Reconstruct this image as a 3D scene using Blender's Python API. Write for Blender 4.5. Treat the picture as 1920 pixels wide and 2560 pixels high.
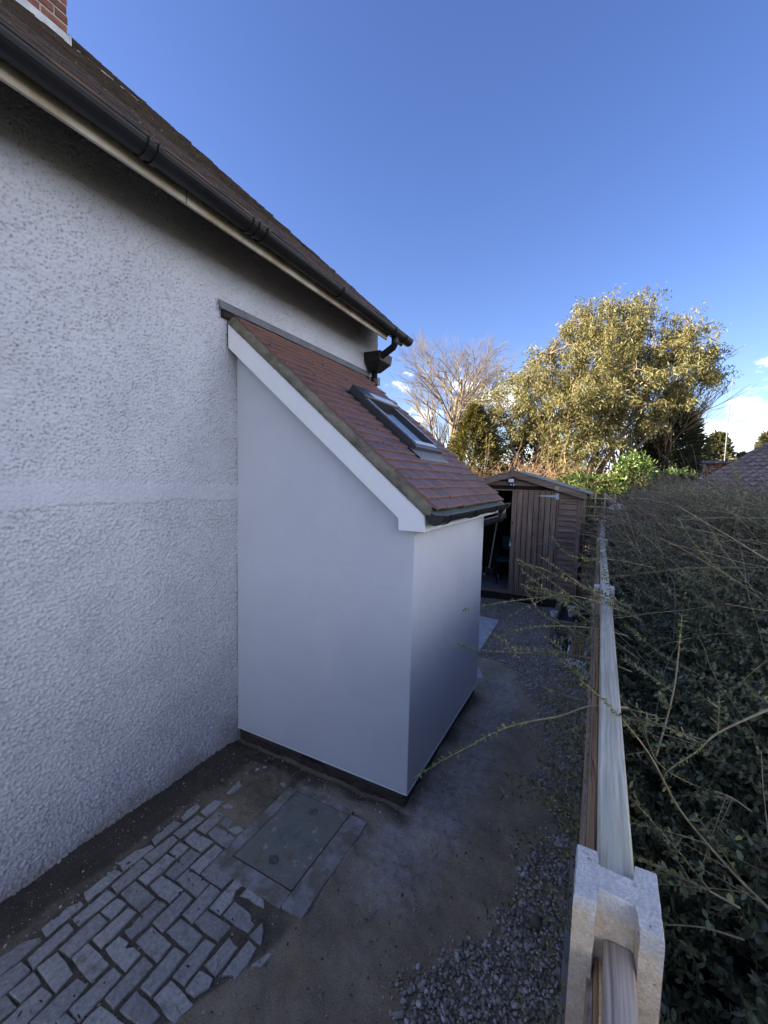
import bpy, bmesh, math, random
import numpy as np
from mathutils import Matrix, Vector

for o in list(bpy.data.objects):
    bpy.data.objects.remove(o)
SC = bpy.context.scene
COL = SC.collection
rad = math.radians

# ------------------------------------------------------------------ camera
cd = bpy.data.cameras.new("camera")
cam = bpy.data.objects.new("camera", cd)
COL.objects.link(cam)
R_ = Vector((0.886577, 0.461949, 0.024182)); U_ = Vector((-0.056683, 0.056608, 0.996786)); D_ = Vector((-0.459095, 0.885098, -0.076372))
m = Matrix((R_, U_, -D_)).transposed().to_4x4()
m.translation = Vector((2.4596, 0.0, 2.1))
cam.matrix_world = m
cd.sensor_fit = 'HORIZONTAL'; cd.sensor_width = 36.0
cd.lens = 1038.584 / 1920 * 36
cd.clip_start = 0.05; cd.clip_end = 3000
SC.camera = cam

# ------------------------------------------------------------------ sky, sun, exposure
SUN_AZ, SUN_EL = -123.7, 21.2
W = bpy.data.worlds.new("World"); SC.world = W; W.use_nodes = True
nt = W.node_tree; N = nt.nodes; L = nt.links
bg = N['Background']; bg.inputs[1].default_value = 0.05
sky = N.new('ShaderNodeTexSky'); sky.sky_type = 'NISHITA'; sky.sun_disc = False
sky.sun_elevation = rad(SUN_EL); sky.sun_rotation = rad(SUN_AZ)
sky.air_density = 1.0; sky.dust_density = 0.6; sky.ozone_density = 3.0
hs = N.new('ShaderNodeHueSaturation'); hs.inputs['Saturation'].default_value = 1.15; hs.inputs['Hue'].default_value = 0.515
L.new(sky.outputs[0], hs.inputs['Color'])
tint = N.new('ShaderNodeMixRGB'); tint.blend_type = 'MULTIPLY'; tint.inputs[0].default_value = 1; tint.inputs[2].default_value = (1.08, 0.98, 1.0, 1)
L.new(hs.outputs[0], tint.inputs[1])
tc = N.new('ShaderNodeTexCoord')
sep = N.new('ShaderNodeSeparateXYZ'); L.new(tc.outputs['Generated'], sep.inputs[0])
mp = N.new('ShaderNodeMapping'); mp.inputs['Scale'].default_value = (2.6, 2.6, 5.2); mp.inputs['Location'].default_value = (3.4, 0.4, 1.3)
L.new(tc.outputs['Generated'], mp.inputs[0])
nz = N.new('ShaderNodeTexNoise'); nz.inputs['Scale'].default_value = 1.6; nz.inputs['Detail'].default_value = 9; nz.inputs['Roughness'].default_value = 0.56
L.new(mp.outputs[0], nz.inputs['Vector'])

def wmath(op, a, b=None, c=None):
    n = N.new('ShaderNodeMath'); n.operation = op
    for i, v in enumerate((a, b, c)):
        if v is None: continue
        if isinstance(v, (int, float)): n.inputs[i].default_value = v
        else: L.new(v, n.inputs[i])
    return n.outputs[0]

# low cumulus all round the horizon, none overhead: threshold falls with elevation
zz = sep.outputs['Z']
# low bank at right; high unseen part (+X) is added to light shaded walls
sx = N.new('ShaderNodeMapRange'); sx.interpolation_type = 'SMOOTHSTEP'
sx.inputs['From Min'].default_value = 0.06; sx.inputs['From Max'].default_value = 0.8
sx.inputs['To Min'].default_value = 0.075; sx.inputs['To Max'].default_value = 0.52
L.new(sep.outputs['X'], sx.inputs['Value'])
cl = wmath('ADD', wmath('MULTIPLY_ADD', nz.outputs['Fac'], 1.9, -0.45), wmath('MULTIPLY', wmath('SUBTRACT', sx.outputs[0], zz), 1.55))
mr = N.new('ShaderNodeMapRange'); mr.interpolation_type = 'SMOOTHSTEP'
mr.inputs['From Min'].default_value = 0.46; mr.inputs['From Max'].default_value = 0.58
L.new(cl, mr.inputs['Value'])
cr = N.new('ShaderNodeValToRGB')
cr.color_ramp.elements[0].position = 0.42; cr.color_ramp.elements[0].color = (6.5, 7.1, 8.8, 1)
cr.color_ramp.elements[1].position = 0.75; cr.color_ramp.elements[1].color = (13.5, 13.8, 14.3, 1)
nz2 = N.new('ShaderNodeTexNoise'); nz2.inputs['Scale'].default_value = 4.2; nz2.inputs['Detail'].default_value = 7
L.new(mp.outputs[0], nz2.inputs['Vector']); L.new(nz2.outputs['Fac'], cr.inputs[0])
mx = N.new('ShaderNodeMixRGB'); L.new(wmath('MULTIPLY', mr.outputs[0], wmath('GREATER_THAN', zz, 0.0)), mx.inputs[0]); L.new(tint.outputs[0], mx.inputs[1]); L.new(cr.outputs[0], mx.inputs[2])
L.new(mx.outputs[0], bg.inputs[0])

sd = bpy.data.lights.new("sun", 'SUN'); sd.energy = 4.3; sd.angle = rad(0.5); sd.color = (1.0, 0.86, 0.66)
sun = bpy.data.objects.new("sun", sd); COL.objects.link(sun)
sv = Vector((math.sin(rad(SUN_AZ)) * math.cos(rad(SUN_EL)), math.cos(rad(SUN_AZ)) * math.cos(rad(SUN_EL)), math.sin(rad(SUN_EL))))
sun.rotation_euler = sv.to_track_quat('Z', 'Y').to_euler()
sun.location = (-20, -20, 20)
SC.view_settings.view_transform = 'Standard'; SC.view_settings.look = 'None'
SC.view_settings.gamma = 1; SC.view_settings.use_curve_mapping = False
SC.view_settings.exposure = 2.5
SC.render.engine = 'CYCLES'

# ------------------------------------------------------------------ materials
def principled(name):
    mt = bpy.data.materials.new(name); mt.use_nodes = True
    t = mt.node_tree; b = t.nodes['Principled BSDF']
    return mt, t, b

def nmath(t, op, a, b=None, c=None):
    n = t.nodes.new('ShaderNodeMath'); n.operation = op
    for i, v in enumerate((a, b, c)):
        if v is None: continue
        if isinstance(v, (int, float)): n.inputs[i].default_value = v
        else: t.links.new(v, n.inputs[i])
    return n.outputs[0]

def coords(t, scale=(1, 1, 1), per_object=False, space='world'):
    mpn = t.nodes.new('ShaderNodeMapping'); mpn.inputs['Scale'].default_value = scale
    if space == 'world':
        g = t.nodes.new('ShaderNodeNewGeometry'); src = g.outputs['Position']
    else:
        g = t.nodes.new('ShaderNodeTexCoord'); src = g.outputs['Object']
    if per_object:
        oi = t.nodes.new('ShaderNodeObjectInfo')
        v = t.nodes.new('ShaderNodeVectorMath'); v.operation = 'SCALE'; v.inputs[0].default_value = (13, 7, 19)
        t.links.new(oi.outputs['Random'], v.inputs['Scale'])
        a = t.nodes.new('ShaderNodeVectorMath'); a.operation = 'ADD'
        t.links.new(src, a.inputs[0]); t.links.new(v.outputs[0], a.inputs[1]); src = a.outputs[0]
    t.links.new(src, mpn.inputs[0])
    return mpn.outputs[0]

def noise(t, vec, scale, detail=5, rough=0.55, dist=0.0):
    n = t.nodes.new('ShaderNodeTexNoise'); n.inputs['Scale'].default_value = scale
    n.inputs['Detail'].default_value = detail; n.inputs['Roughness'].default_value = rough; n.inputs['Distortion'].default_value = dist
    t.links.new(vec, n.inputs['Vector']); return n.outputs['Fac']

def ramp(t, fac, stops):
    r = t.nodes.new('ShaderNodeValToRGB'); e = r.color_ramp.elements
    while len(e) < len(stops): e.new(0.5)
    for el, (p, c) in zip(e, stops):
        el.position = p; el.color = (*c, 1) if len(c) == 3 else c
    t.links.new(fac, r.inputs[0]); return r.outputs[0]

def mix(t, fac, a, b, mode='MIX'):
    n = t.nodes.new('ShaderNodeMixRGB'); n.blend_type = mode
    for i, v in enumerate((fac, a, b)):
        if isinstance(v, (int, float)): n.inputs[i].default_value = v
        elif isinstance(v, tuple): n.inputs[i].default_value = (*v, 1) if len(v) == 3 else v
        else: t.links.new(v, n.inputs[i])
    return n.outputs[0]

def bump(t, b, h, strength, dist):
    n = t.nodes.new('ShaderNodeBump'); n.inputs['Strength'].default_value = strength; n.inputs['Distance'].default_value = dist
    t.links.new(h, n.inputs['Height']); t.links.new(n.outputs[0], b.inputs['Normal'])

def rnd_obj(t):
    return t.nodes.new('ShaderNodeObjectInfo').outputs['Random']

def rnd_island(t):
    return t.nodes.new('ShaderNodeNewGeometry').outputs['Random Per Island']

def simple(name, c1, c2, scale=8, rough=0.7, bs=0.15, bd=0.004, bscale=60, stretch=(1, 1, 1), per_object=False, spread=0.0, island=False, spec=0.5, space='world', detail=6):
    """noise-mottled surface, with optional random brightness per object or island"""
    mt, t, b = principled(name)
    v = coords(t, stretch, per_object, space)
    f = noise(t, v, scale, detail)
    col = ramp(t, f, [(0.3, c1), (0.7, c2)])
    if spread:
        r = rnd_island(t) if island else rnd_obj(t)
        k = nmath(t, 'MULTIPLY_ADD', r, 2 * spread, 1 - spread)
        col = mix(t, 1.0, col, k, 'MULTIPLY')
    t.links.new(col, b.inputs['Base Color'])
    b.inputs['Roughness'].default_value = rough; b.inputs['Specular IOR Level'].default_value = spec
    if bs: bump(t, b, noise(t, v, bscale, 4), bs, bd)
    return mt

def wood(name, c1, c2, axis, rough=0.75, fine=90, spread=0.15, knots=True, green=None):
    """grain lines run along the given axis, bent round knots"""
    mt, t, b = principled(name)
    # slow sideways wander of the grain
    s0 = [7, 7, 7]; s0[axis] = 2.2
    wob = noise(t, coords(t, tuple(s0), True), 1.0, 2)
    sc = [fine * 2.2] * 3; sc[axis] = fine * 0.03
    v = coords(t, tuple(sc), True)
    va = t.nodes.new('ShaderNodeVectorMath'); va.operation = 'ADD'; t.links.new(v, va.inputs[0])
    sh = t.nodes.new('ShaderNodeCombineXYZ'); wm_ = nmath(t, 'MULTIPLY', wob, fine * 0.10)
    for k in range(3):
        if k != axis: t.links.new(wm_, sh.inputs[k])
    t.links.new(sh.outputs[0], va.inputs[1])
    f = noise(t, va.outputs[0], 0.5, 3, 0.6)
    col = ramp(t, f, [(0.33, c1), (0.47, tuple(0.45 * x + 0.55 * y for x, y in zip(c1, c2))), (0.62, c2)])
    s2 = [6, 6, 6]; s2[axis] = 1.6
    f2 = noise(t, coords(t, tuple(s2), True), 1.0, 4)
    col = mix(t, ramp(t, f2, [(0.48, (0, 0, 0)), (0.75, (0.45, 0.45, 0.45))]), col, tuple(x * 0.6 for x in c1))
    if green:
        col = mix(t, ramp(t, noise(t, coords(t, (5, 5, 5), True), 1.3, 5), [(0.42, (0, 0, 0)), (0.7, (0.6, 0.6, 0.6))]), col, green)
    if knots:
        s4 = [9, 9, 9]; s4[axis] = 3.2
        vo = t.nodes.new('ShaderNodeTexVoronoi'); vo.inputs['Scale'].default_value = 1.0
        t.links.new(coords(t, tuple(s4), True), vo.inputs['Vector'])
        col = mix(t, ramp(t, vo.outputs['Distance'], [(0.05, (0.75, 0.75, 0.75)), (0.13, (0, 0, 0))]), col, tuple(x * 0.35 for x in c1))
    k = nmath(t, 'MULTIPLY_ADD', rnd_obj(t), 2 * spread, 1 - spread)
    col = mix(t, 1.0, col, k, 'MULTIPLY')
    t.links.new(col, b.inputs['Base Color']); b.inputs['Roughness'].default_value = rough
    b.inputs['Specular IOR Level'].default_value = 0.3
    bump(t, b, f, 0.4, 0.002)
    return mt

def leafmat(name, stops, trans=0.35, rough=0.5):
    mt, t, b = principled(name)
    col = ramp(t, rnd_island(t), stops)
    t.links.new(col, b.inputs['Base Color']); b.inputs['Roughness'].default_value = rough
    b.inputs['Specular IOR Level'].default_value = 0.4
    tr = t.nodes.new('ShaderNodeBsdfTranslucent'); t.links.new(col, tr.inputs[0])
    mxs = t.nodes.new('ShaderNodeMixShader'); mxs.inputs[0].default_value = trans
    out = t.nodes['Material Output']
    t.links.new(b.outputs[0], mxs.inputs[1]); t.links.new(tr.outputs[0], mxs.inputs[2]); t.links.new(mxs.outputs[0], out.inputs['Surface'])
    return mt

def attr(t, name):
    a = t.nodes.new('ShaderNodeAttribute'); a.attribute_name = name; return a.outputs['Fac']

M = {}
# roughcast wall of the house
mt, t, b = principled("roughcast_paint")
v = coords(t)
f = noise(t, v, 3.0, 6)
col = ramp(t, f, [(0.3, (0.49, 0.50, 0.55)), (0.7, (0.56, 0.57, 0.62))])
col = mix(t, nmath(t, 'MULTIPLY', attr(t, 'pit'), 0.75), col, (0.20, 0.195, 0.20))  # dark pits, and recess shade of the relief painted into the colour
stn = nmath(t, 'MULTIPLY', attr(t, 'stain'), nmath(t, 'ADD', noise(t, v, 22, 6), 0.5))
col = mix(t, ramp(t, stn, [(0.02, (0, 0, 0)), (1.1, (0.38, 0.38, 0.38))]), col, (0.36, 0.285, 0.18))
spl = nmath(t, 'MULTIPLY', attr(t, 'splash'), nmath(t, 'ADD', noise(t, v, 10, 6), 0.35))
col = mix(t, ramp(t, spl, [(0.1, (0, 0, 0)), (1.0, (0.7, 0.7, 0.7))]), col, (0.26, 0.23, 0.20))
t.links.new(col, b.inputs['Base Color']); b.inputs['Roughness'].default_value = 0.75; b.inputs['Specular IOR Level'].default_value = 0.3
bump(t, b, noise(t, v, 95, 5, 0.6), 0.75, 0.006)
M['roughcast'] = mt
# smooth render of the lean-to
mt, t, b = principled("smooth_render")
v = coords(t)
f = noise(t, v, 2.2, 7, 0.6, 0.5)
col = ramp(t, f, [(0.3, (0.58, 0.595, 0.64)), (0.7, (0.63, 0.645, 0.69))])
fs = noise(t, coords(t, (9, 9, 2.0)), 1.0, 6)
col = mix(t, ramp(t, fs, [(0.62, (0, 0, 0)), (0.85, (0.16, 0.16, 0.16))]), col, (0.45, 0.45, 0.46))
t.links.new(col, b.inputs['Base Color']); b.inputs['Roughness'].default_value = 0.7; b.inputs['Specular IOR Level'].default_value = 0.3
bump(t, b, nmath(t, 'ADD', noise(t, v, 5, 5, 0.5, 1.0), nmath(t, 'MULTIPLY', noise(t, v, 260, 3), 0.10)), 0.3, 0.012)
M['render'] = mt
M['upvc'] = simple("white_board_paint", (0.85, 0.86, 0.87), (0.90, 0.905, 0.91), 5, 0.42, 0.12, 0.002, 90)
M['old_fascia'] = simple("weathered_white_paint", (0.36, 0.29, 0.18), (0.72, 0.67, 0.56), 4.5, 0.6, 0.1, 0.002, 50, detail=9)
M['black_plastic'] = simple("black_plastic", (0.010, 0.010, 0.011), (0.018, 0.018, 0.019), 6, 0.28, 0.05, 0.002, 30)
M['gutter_iron'] = simple("black_gutter_paint", (0.010, 0.010, 0.011), (0.020, 0.019, 0.020), 5, 0.42, 0.08, 0.002, 40, spec=0.3)
mt, t, b = principled("rusty_gutter_rim")
v = coords(t)
f = noise(t, v, 3.5, 7)
t.links.new(ramp(t, f, [(0.4, (0.022, 0.02, 0.02)), (0.52, (0.10, 0.05, 0.03)), (0.62, (0.15, 0.085, 0.055)), (0.72, (0.03, 0.026, 0.025))]), b.inputs['Base Color']); b.inputs['Roughness'].default_value = 0.5
M['rim'] = mt
M['lead'] = simple("lead_sheet", (0.12, 0.125, 0.14), (0.19, 0.195, 0.21), 7, 0.5, 0.12, 0.004, 30)
M['white_lead'] = simple("pale_weathered_lead", (0.40, 0.41, 0.42), (0.62, 0.62, 0.60), 9, 0.7, 0.2, 0.004, 40)
# new clay tiles
mt, t, b = principled("clay_tile")
v = coords(t, (1, 1, 1), True)
f = noise(t, v, 9, 6)
col = ramp(t, f, [(0.3, (0.120, 0.074, 0.066)), (0.55, (0.150, 0.086, 0.073)), (0.75, (0.098, 0.066, 0.064))])
col = mix(t, 1.0, col, ramp(t, rnd_obj(t), [(0.0, (0.72, 0.78, 0.92)), (0.5, (1, 1, 1)), (1.0, (1.3, 1.12, 1.0))]), 'MULTIPLY')
nl = nmath(t, 'ADD', attr(t, 'edge'), 0.0)
col = mix(t, nmath(t, 'MULTIPLY', nl, 0.75), col, (0.24, 0.115, 0.08))
t.links.new(col, b.inputs['Base Color']); b.inputs['Roughness'].default_value = 0.48
bump(t, b, noise(t, v, 140, 4), 0.2, 0.002)
M['tile'] = mt
# old roof tiles with moss and lichen
mt, t, b = principled("old_roof_tile")
v = coords(t)
f = noise(t, v, 4, 8, 0.65)
col = ramp(t, f, [(0.28, (0.030, 0.021, 0.016)), (0.5, (0.062, 0.040, 0.028)), (0.72, (0.085, 0.062, 0.045))])
col = mix(t, ramp(t, noise(t, v, 17, 6), [(0.55, (0, 0, 0)), (0.72, (0.6, 0.6, 0.6))]), col, (0.045, 0.050, 0.020))
col = mix(t, ramp(t, noise(t, v, 38, 3), [(0.66, (0, 0, 0)), (0.71, (0.8, 0.8, 0.8))]), col, (0.26, 0.24, 0.20))
k = nmath(t, 'MULTIPLY_ADD', rnd_island(t), 0.5, 0.75)
col = mix(t, 1.0, col, k, 'MULTIPLY')
t.links.new(col, b.inputs['Base Color']); b.inputs['Roughness'].default_value = 0.85
bump(t, b, noise(t, v, 70, 6), 0.6, 0.006)
M['old_tile'] = mt
M['brick'] = simple("old_red_brick", (0.12, 0.045, 0.032), (0.22, 0.085, 0.055), 16, 0.85, 0.5, 0.004, 90, per_object=True, spread=0.3)
M['chimney_mortar'] = simple("pale_mortar", (0.30, 0.26, 0.21), (0.42, 0.38, 0.31), 20, 0.9, 0.4, 0.004, 90)
M['plinth_brick'] = simple("dirty_plinth_brick", (0.035, 0.028, 0.025), (0.085, 0.062, 0.052), 18, 0.9, 0.6, 0.005, 80, per_object=True, spread=0.35)
M['dark_mortar'] = simple("dirty_mortar", (0.03, 0.027, 0.025), (0.07, 0.062, 0.056), 24, 0.95, 0.5, 0.005, 90)
M['verge_mortar'] = simple("weathered_verge_mortar", (0.075, 0.066, 0.046), (0.21, 0.185, 0.135), 11, 0.95, 0.9, 0.012, 30, stretch=(1, 1, 1), detail=8)
M['felt_tray'] = simple("grey_green_felt", (0.085, 0.12, 0.125), (0.12, 0.16, 0.165), 12, 0.5, 0.1, 0.002, 50)
M['window_grey'] = simple("grey_aluminium", (0.035, 0.038, 0.042), (0.045, 0.048, 0.053), 5, 0.33, 0.03, 0.001, 50)
M['alu'] = simple("pale_aluminium_trim", (0.42, 0.44, 0.46), (0.55, 0.57, 0.58), 6, 0.3, 0.03, 0.001, 50)
mt, t, b = principled("roof_window_glass")
b.inputs['Base Color'].default_value = (0.02, 0.026, 0.034, 1); b.inputs['Roughness'].default_value = 0.03
b.inputs['IOR'].default_value = 3.6; b.inputs['Specular IOR Level'].default_value = 0.5
bump(t, b, noise(t, coords(t), 3, 2), 0.02, 0.01)
M['glass'] = mt
M['dark_wood'] = simple("black_eaves_timber", (0.010, 0.009, 0.008), (0.028, 0.023, 0.019), 9, 0.9, 0.3, 0.004, 60)
M['shed_h'] = wood("brown_shed_cladding", (0.13, 0.085, 0.060), (0.32, 0.225, 0.165), 0, fine=60)
M['shed_v'] = wood("brown_shed_door_board", (0.13, 0.085, 0.060), (0.32, 0.23, 0.17), 2, fine=60)
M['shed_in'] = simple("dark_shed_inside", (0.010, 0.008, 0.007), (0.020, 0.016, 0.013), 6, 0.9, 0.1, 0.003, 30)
M['shed_floor'] = simple("dusty_shed_floor", (0.13, 0.125, 0.12), (0.26, 0.25, 0.24), 7, 0.85, 0.2, 0.003, 60)
M['roof_felt'] = simple("green_grey_mineral_felt", (0.17, 0.19, 0.17), (0.27, 0.29, 0.265), 14, 0.9, 0.4, 0.003, 240)
M['galv'] = simple("galvanised_steel", (0.42, 0.45, 0.48), (0.62, 0.65, 0.68), 18, 0.38, 0.1, 0.001, 60)
M['dull_steel'] = simple("dull_steel", (0.10, 0.105, 0.115), (0.2, 0.21, 0.22), 18, 0.5, 0.1, 0.001, 60)
M['cap_wood'] = wood("pale_green_treated_timber", (0.42, 0.36, 0.25), (0.74, 0.67, 0.51), 1, fine=95, spread=0.06, green=(0.50, 0.49, 0.33))
M['old_cap'] = wood("grey_weathered_timber", (0.26, 0.20, 0.14), (0.54, 0.44, 0.34), 1, fine=110, spread=0.05)
M['rail_wood'] = wood("orange_brown_timber", (0.16, 0.08, 0.034), (0.52, 0.32, 0.15), 1, fine=170, spread=0.1)
M['board_wood'] = wood("fence_board_timber", (0.20, 0.14, 0.085), (0.42, 0.32, 0.22), 2, fine=70, spread=0.25)
M['gravel_board'] = simple("grey_concrete_board", (0.2, 0.195, 0.19), (0.3, 0.29, 0.28), 13, 0.9, 0.3, 0.003, 120)
M['trellis'] = wood("tan_trellis_lath", (0.38, 0.31, 0.20), (0.62, 0.52, 0.36), 0, fine=70, spread=0.1, knots=False)
# concrete post: sandy sides and a pale skin on the cast top
mt, t, b = principled("sandy_concrete")
v = coords(t)
side = ramp(t, noise(t, v, 55, 6, 0.65), [(0.3, (0.62, 0.49, 0.335)), (0.7, (0.86, 0.71, 0.52))])
pale = ramp(t, noise(t, v, 26, 7, 0.65), [(0.3, (0.58, 0.55, 0.51)), (0.7, (0.80, 0.77, 0.72))])
col = mix(t, attr(t, 'pale'), side, pale)
col = mix(t, ramp(t, noise(t, v, 75, 3), [(0.66, (0, 0, 0)), (0.72, (0.7, 0.7, 0.7))]), col, (0.10, 0.09, 0.07))
t.links.new(col, b.inputs['Base Color']); b.inputs['Roughness'].default_value = 0.92; b.inputs['Specular IOR Level'].default_value = 0.2
agg = noise(t, v, 230, 3, 0.7)
col = mix(t, 1.0, col, ramp(t, agg, [(0.32, (0.82, 0.81, 0.79)), (0.68, (1.12, 1.12, 1.12))]), 'MULTIPLY')
t.links.new(col, b.inputs['Base Color'])
bump(t, b, nmath(t, 'ADD', noise(t, v, 130, 5, 0.7), nmath(t, 'MULTIPLY', noise(t, v, 24, 4), 0.8)), 0.9, 0.005)
M['concrete'] = mt
# paving setts: grey granite look with mud in patches
mt, t, b = principled("grey_sett_stone")
v = coords(t)
col = ramp(t, noise(t, v, 60, 6, 0.7), [(0.3, (0.29, 0.265, 0.225)), (0.5, (0.42, 0.39, 0.34)), (0.78, (0.62, 0.58, 0.52))])
k = nmath(t, 'MULTIPLY_ADD', rnd_obj(t), 0.36, 0.82)
col = mix(t, 1.0, col, k, 'MULTIPLY')
col = mix(t, ramp(t, noise(t, v, 11, 7, 0.6), [(0.56, (0, 0, 0)), (0.72, (0.65, 0.65, 0.65))]), col, (0.16, 0.135, 0.10))
t.links.new(col, b.inputs['Base Color']); b.inputs['Roughness'].default_value = 0.8; b.inputs['Specular IOR Level'].default_value = 0.35
bump(t, b, noise(t, v, 70, 6, 0.65), 0.55, 0.006)
M['sett'] = mt
# yard ground: damp mud, pale cement dust in patches, brown soil by the walls
mt, t, b = principled("muddy_yard")
v = coords(t)
col = ramp(t, noise(t, v, 4.5, 9, 0.62), [(0.3, (0.25, 0.19, 0.115)), (0.55, (0.345, 0.27, 0.17)), (0.75, (0.43, 0.345, 0.23))])
du = nmath(t, 'MULTIPLY', attr(t, 'dust'), nmath(t, 'ADD', nmath(t, 'MULTIPLY', nmath(t, 'SUBTRACT', noise(t, v, 17, 10, 0.75), 0.5), 3.2), 0.62))
col = mix(t, ramp(t, du, [(0.15, (0, 0, 0)), (1.1, (0.85, 0.85, 0.85))]), col, (0.50, 0.475, 0.44))
so = nmath(t, 'MULTIPLY', attr(t, 'soil'), nmath(t, 'ADD', noise(t, v, 16, 8, 0.7), 0.5))
col = mix(t, ramp(t, so, [(0.2, (0, 0, 0)), (0.8, (0.95, 0.95, 0.95))]), col, (0.078, 0.060, 0.042))
sp = noise(t, v, 90, 3)
col = mix(t, ramp(t, sp, [(0.66, (0, 0, 0)), (0.72, (0.6, 0.6, 0.6))]), col, (0.42, 0.39, 0.35))
col = mix(t, ramp(t, noise(t, v, 55, 5, 0.7), [(0.30, (0.8, 0.8, 0.8)), (0.42, (0, 0, 0))]), col, (0.060, 0.048, 0.036))
gr = noise(t, v, 210, 3, 0.7)
col = mix(t, 1.0, col, ramp(t, gr, [(0.3, (0.62, 0.62, 0.62)), (0.7, (1.35, 1.35, 1.35))]), 'MULTIPLY')
t.links.new(col, b.inputs['Base Color']); b.inputs['Roughness'].default_value = 0.82
bump(t, b, nmath(t, 'ADD', nmath(t, 'ADD', noise(t, v, 90, 7, 0.7), nmath(t, 'MULTIPLY', gr, 0.5)), nmath(t, 'MULTIPLY', noise(t, v, 18, 6), 1.5)), 0.8, 0.007)
M['yard'] = mt
M['slab'] = simple("pale_concrete_slab", (0.34, 0.335, 0.33), (0.52, 0.51, 0.50), 9, 0.9, 0.4, 0.004, 110, detail=9)
mt, t, b = principled("dirty_concrete_surround")
v = coords(t)
col = ramp(t, noise(t, v, 16, 8, 0.65), [(0.3, (0.26, 0.245, 0.22)), (0.7, (0.46, 0.44, 0.41))])
col = mix(t, ramp(t, noise(t, v, 7, 9, 0.68), [(0.42, (0, 0, 0)), (0.56, (0.92, 0.92, 0.92))]), col, (0.215, 0.178, 0.125))
t.links.new(col, b.inputs['Base Color']); b.inputs['Roughness'].default_value = 0.9
bump(t, b, noise(t, v, 70, 7, 0.7), 0.8, 0.006)
M['kerb_concrete'] = mt
mt, t, b = principled("manhole_steel")
v = coords(t)
col = ramp(t, noise(t, v, 7, 8, 0.65), [(0.32, (0.20, 0.165, 0.095)), (0.48, (0.245, 0.235, 0.185)), (0.62, (0.20, 0.21, 0.185)), (0.75, (0.12, 0.10, 0.062))])
col = mix(t, ramp(t, noise(t, v, 23, 5), [(0.60, (0, 0, 0)), (0.68, (0.75, 0.75, 0.75))]), col, (0.42, 0.42, 0.41))
t.links.new(col, b.inputs['Base Color']); b.inputs['Roughness'].default_value = 0.6; b.inputs['Metallic'].default_value = 0.15
bump(t, b, noise(t, v, 60, 6), 0.35, 0.003)
M['manhole'] = mt
mt, t, b = principled("flint_gravel")
r = rnd_island(t)
col = ramp(t, r, [(0.0, (0.17, 0.145, 0.11)), (0.35, (0.34, 0.30, 0.24)), (0.6, (0.48, 0.405, 0.31)), (0.85, (0.62, 0.57, 0.49)), (1.0, (0.8, 0.76, 0.69))])
v = coords(t)
col = mix(t, 0.35, col, ramp(t, noise(t, v, 120, 4), [(0.3, (0.1, 0.1, 0.1)), (0.7, (0.36, 0.345, 0.325))]))
t.links.new(col, b.inputs['Base Color']); b.inputs['Roughness'].default_value = 0.55
M['gravel'] = mt
M['earth'] = simple("grass_and_earth", (0.035, 0.045, 0.018), (0.07, 0.075, 0.035), 1.2, 0.95, 0.5, 0.02, 14)
M['white_plastic'] = simple("white_plastic", (0.68, 0.69, 0.70), (0.78, 0.79, 0.80), 8, 0.4, 0.05, 0.001, 40)
M['black_bag'] = simple("black_bag_film", (0.012, 0.013, 0.018), (0.03, 0.03, 0.04), 14, 0.35, 0.7, 0.02, 18)
M['sleeper'] = simple("mossy_green_sleeper", (0.085, 0.085, 0.055), (0.22, 0.225, 0.155), 9, 0.9, 0.4, 0.004, 60)
M['teal'] = simple("dull_teal_fabric", (0.010, 0.055, 0.060), (0.016, 0.085, 0.09), 9, 0.8, 0.1, 0.002, 80)
M['bark'] = simple("tan_bark", (0.12, 0.085, 0.055), (0.30, 0.22, 0.15), 6, 0.9, 0.5, 0.01, 30)
M['pale_bark'] = simple("pale_grey_bark", (0.13, 0.105, 0.08), (0.26, 0.215, 0.165), 5, 0.9, 0.4, 0.01, 30)
M['pale_twig'] = simple('pale_twig', (0.13, 0.10, 0.072), (0.22, 0.175, 0.125), 20, 0.85, 0, spread=0.2, island=True)
M['twig'] = simple("brown_twig", (0.18, 0.125, 0.075), (0.38, 0.28, 0.17), 30, 0.8, 0, spread=0.3, island=True)
M['purple_twig'] = simple("purple_brown_twig", (0.17, 0.115, 0.09), (0.36, 0.26, 0.205), 30, 0.85, 0, spread=0.3, island=True)
M['shoot'] = simple("tan_shoot_bark", (0.26, 0.185, 0.095), (0.48, 0.37, 0.21), 40, 0.75, 0.2, 0.001, 200)
M['dry'] = simple("dry_brown_twig", (0.16, 0.10, 0.055), (0.34, 0.23, 0.14), 20, 0.9, 0, spread=0.3, island=True)
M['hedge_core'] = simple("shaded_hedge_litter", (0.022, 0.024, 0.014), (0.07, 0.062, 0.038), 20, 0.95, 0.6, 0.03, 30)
M['hedge_leaf'] = leafmat("small_dark_hedge_leaf", [(0.0, (0.10, 0.125, 0.065)), (0.45, (0.18, 0.185, 0.09)), (0.85, (0.235, 0.255, 0.125)), (0.96, (0.30, 0.31, 0.13)), (1.0, (0.42, 0.39, 0.13))], 0.2, 0.42)
M['shoot_leaf'] = leafmat("yellow_green_shoot_leaf", [(0.0, (0.11, 0.14, 0.045)), (0.6, (0.19, 0.22, 0.065)), (1.0, (0.42, 0.41, 0.12))], 0.35, 0.45)
M['gum_leaf'] = leafmat("olive_gum_leaf", [(0.0, (0.105, 0.105, 0.038)), (0.4, (0.19, 0.175, 0.060)), (0.75, (0.265, 0.235, 0.085)), (1.0, (0.17, 0.185, 0.11))], 0.3, 0.45)
M['conifer'] = leafmat("golden_conifer_spray", [(0.0, (0.05, 0.055, 0.012)), (0.6, (0.11, 0.10, 0.022)), (1.0, (0.19, 0.155, 0.035))], 0.15, 0.7)
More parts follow.
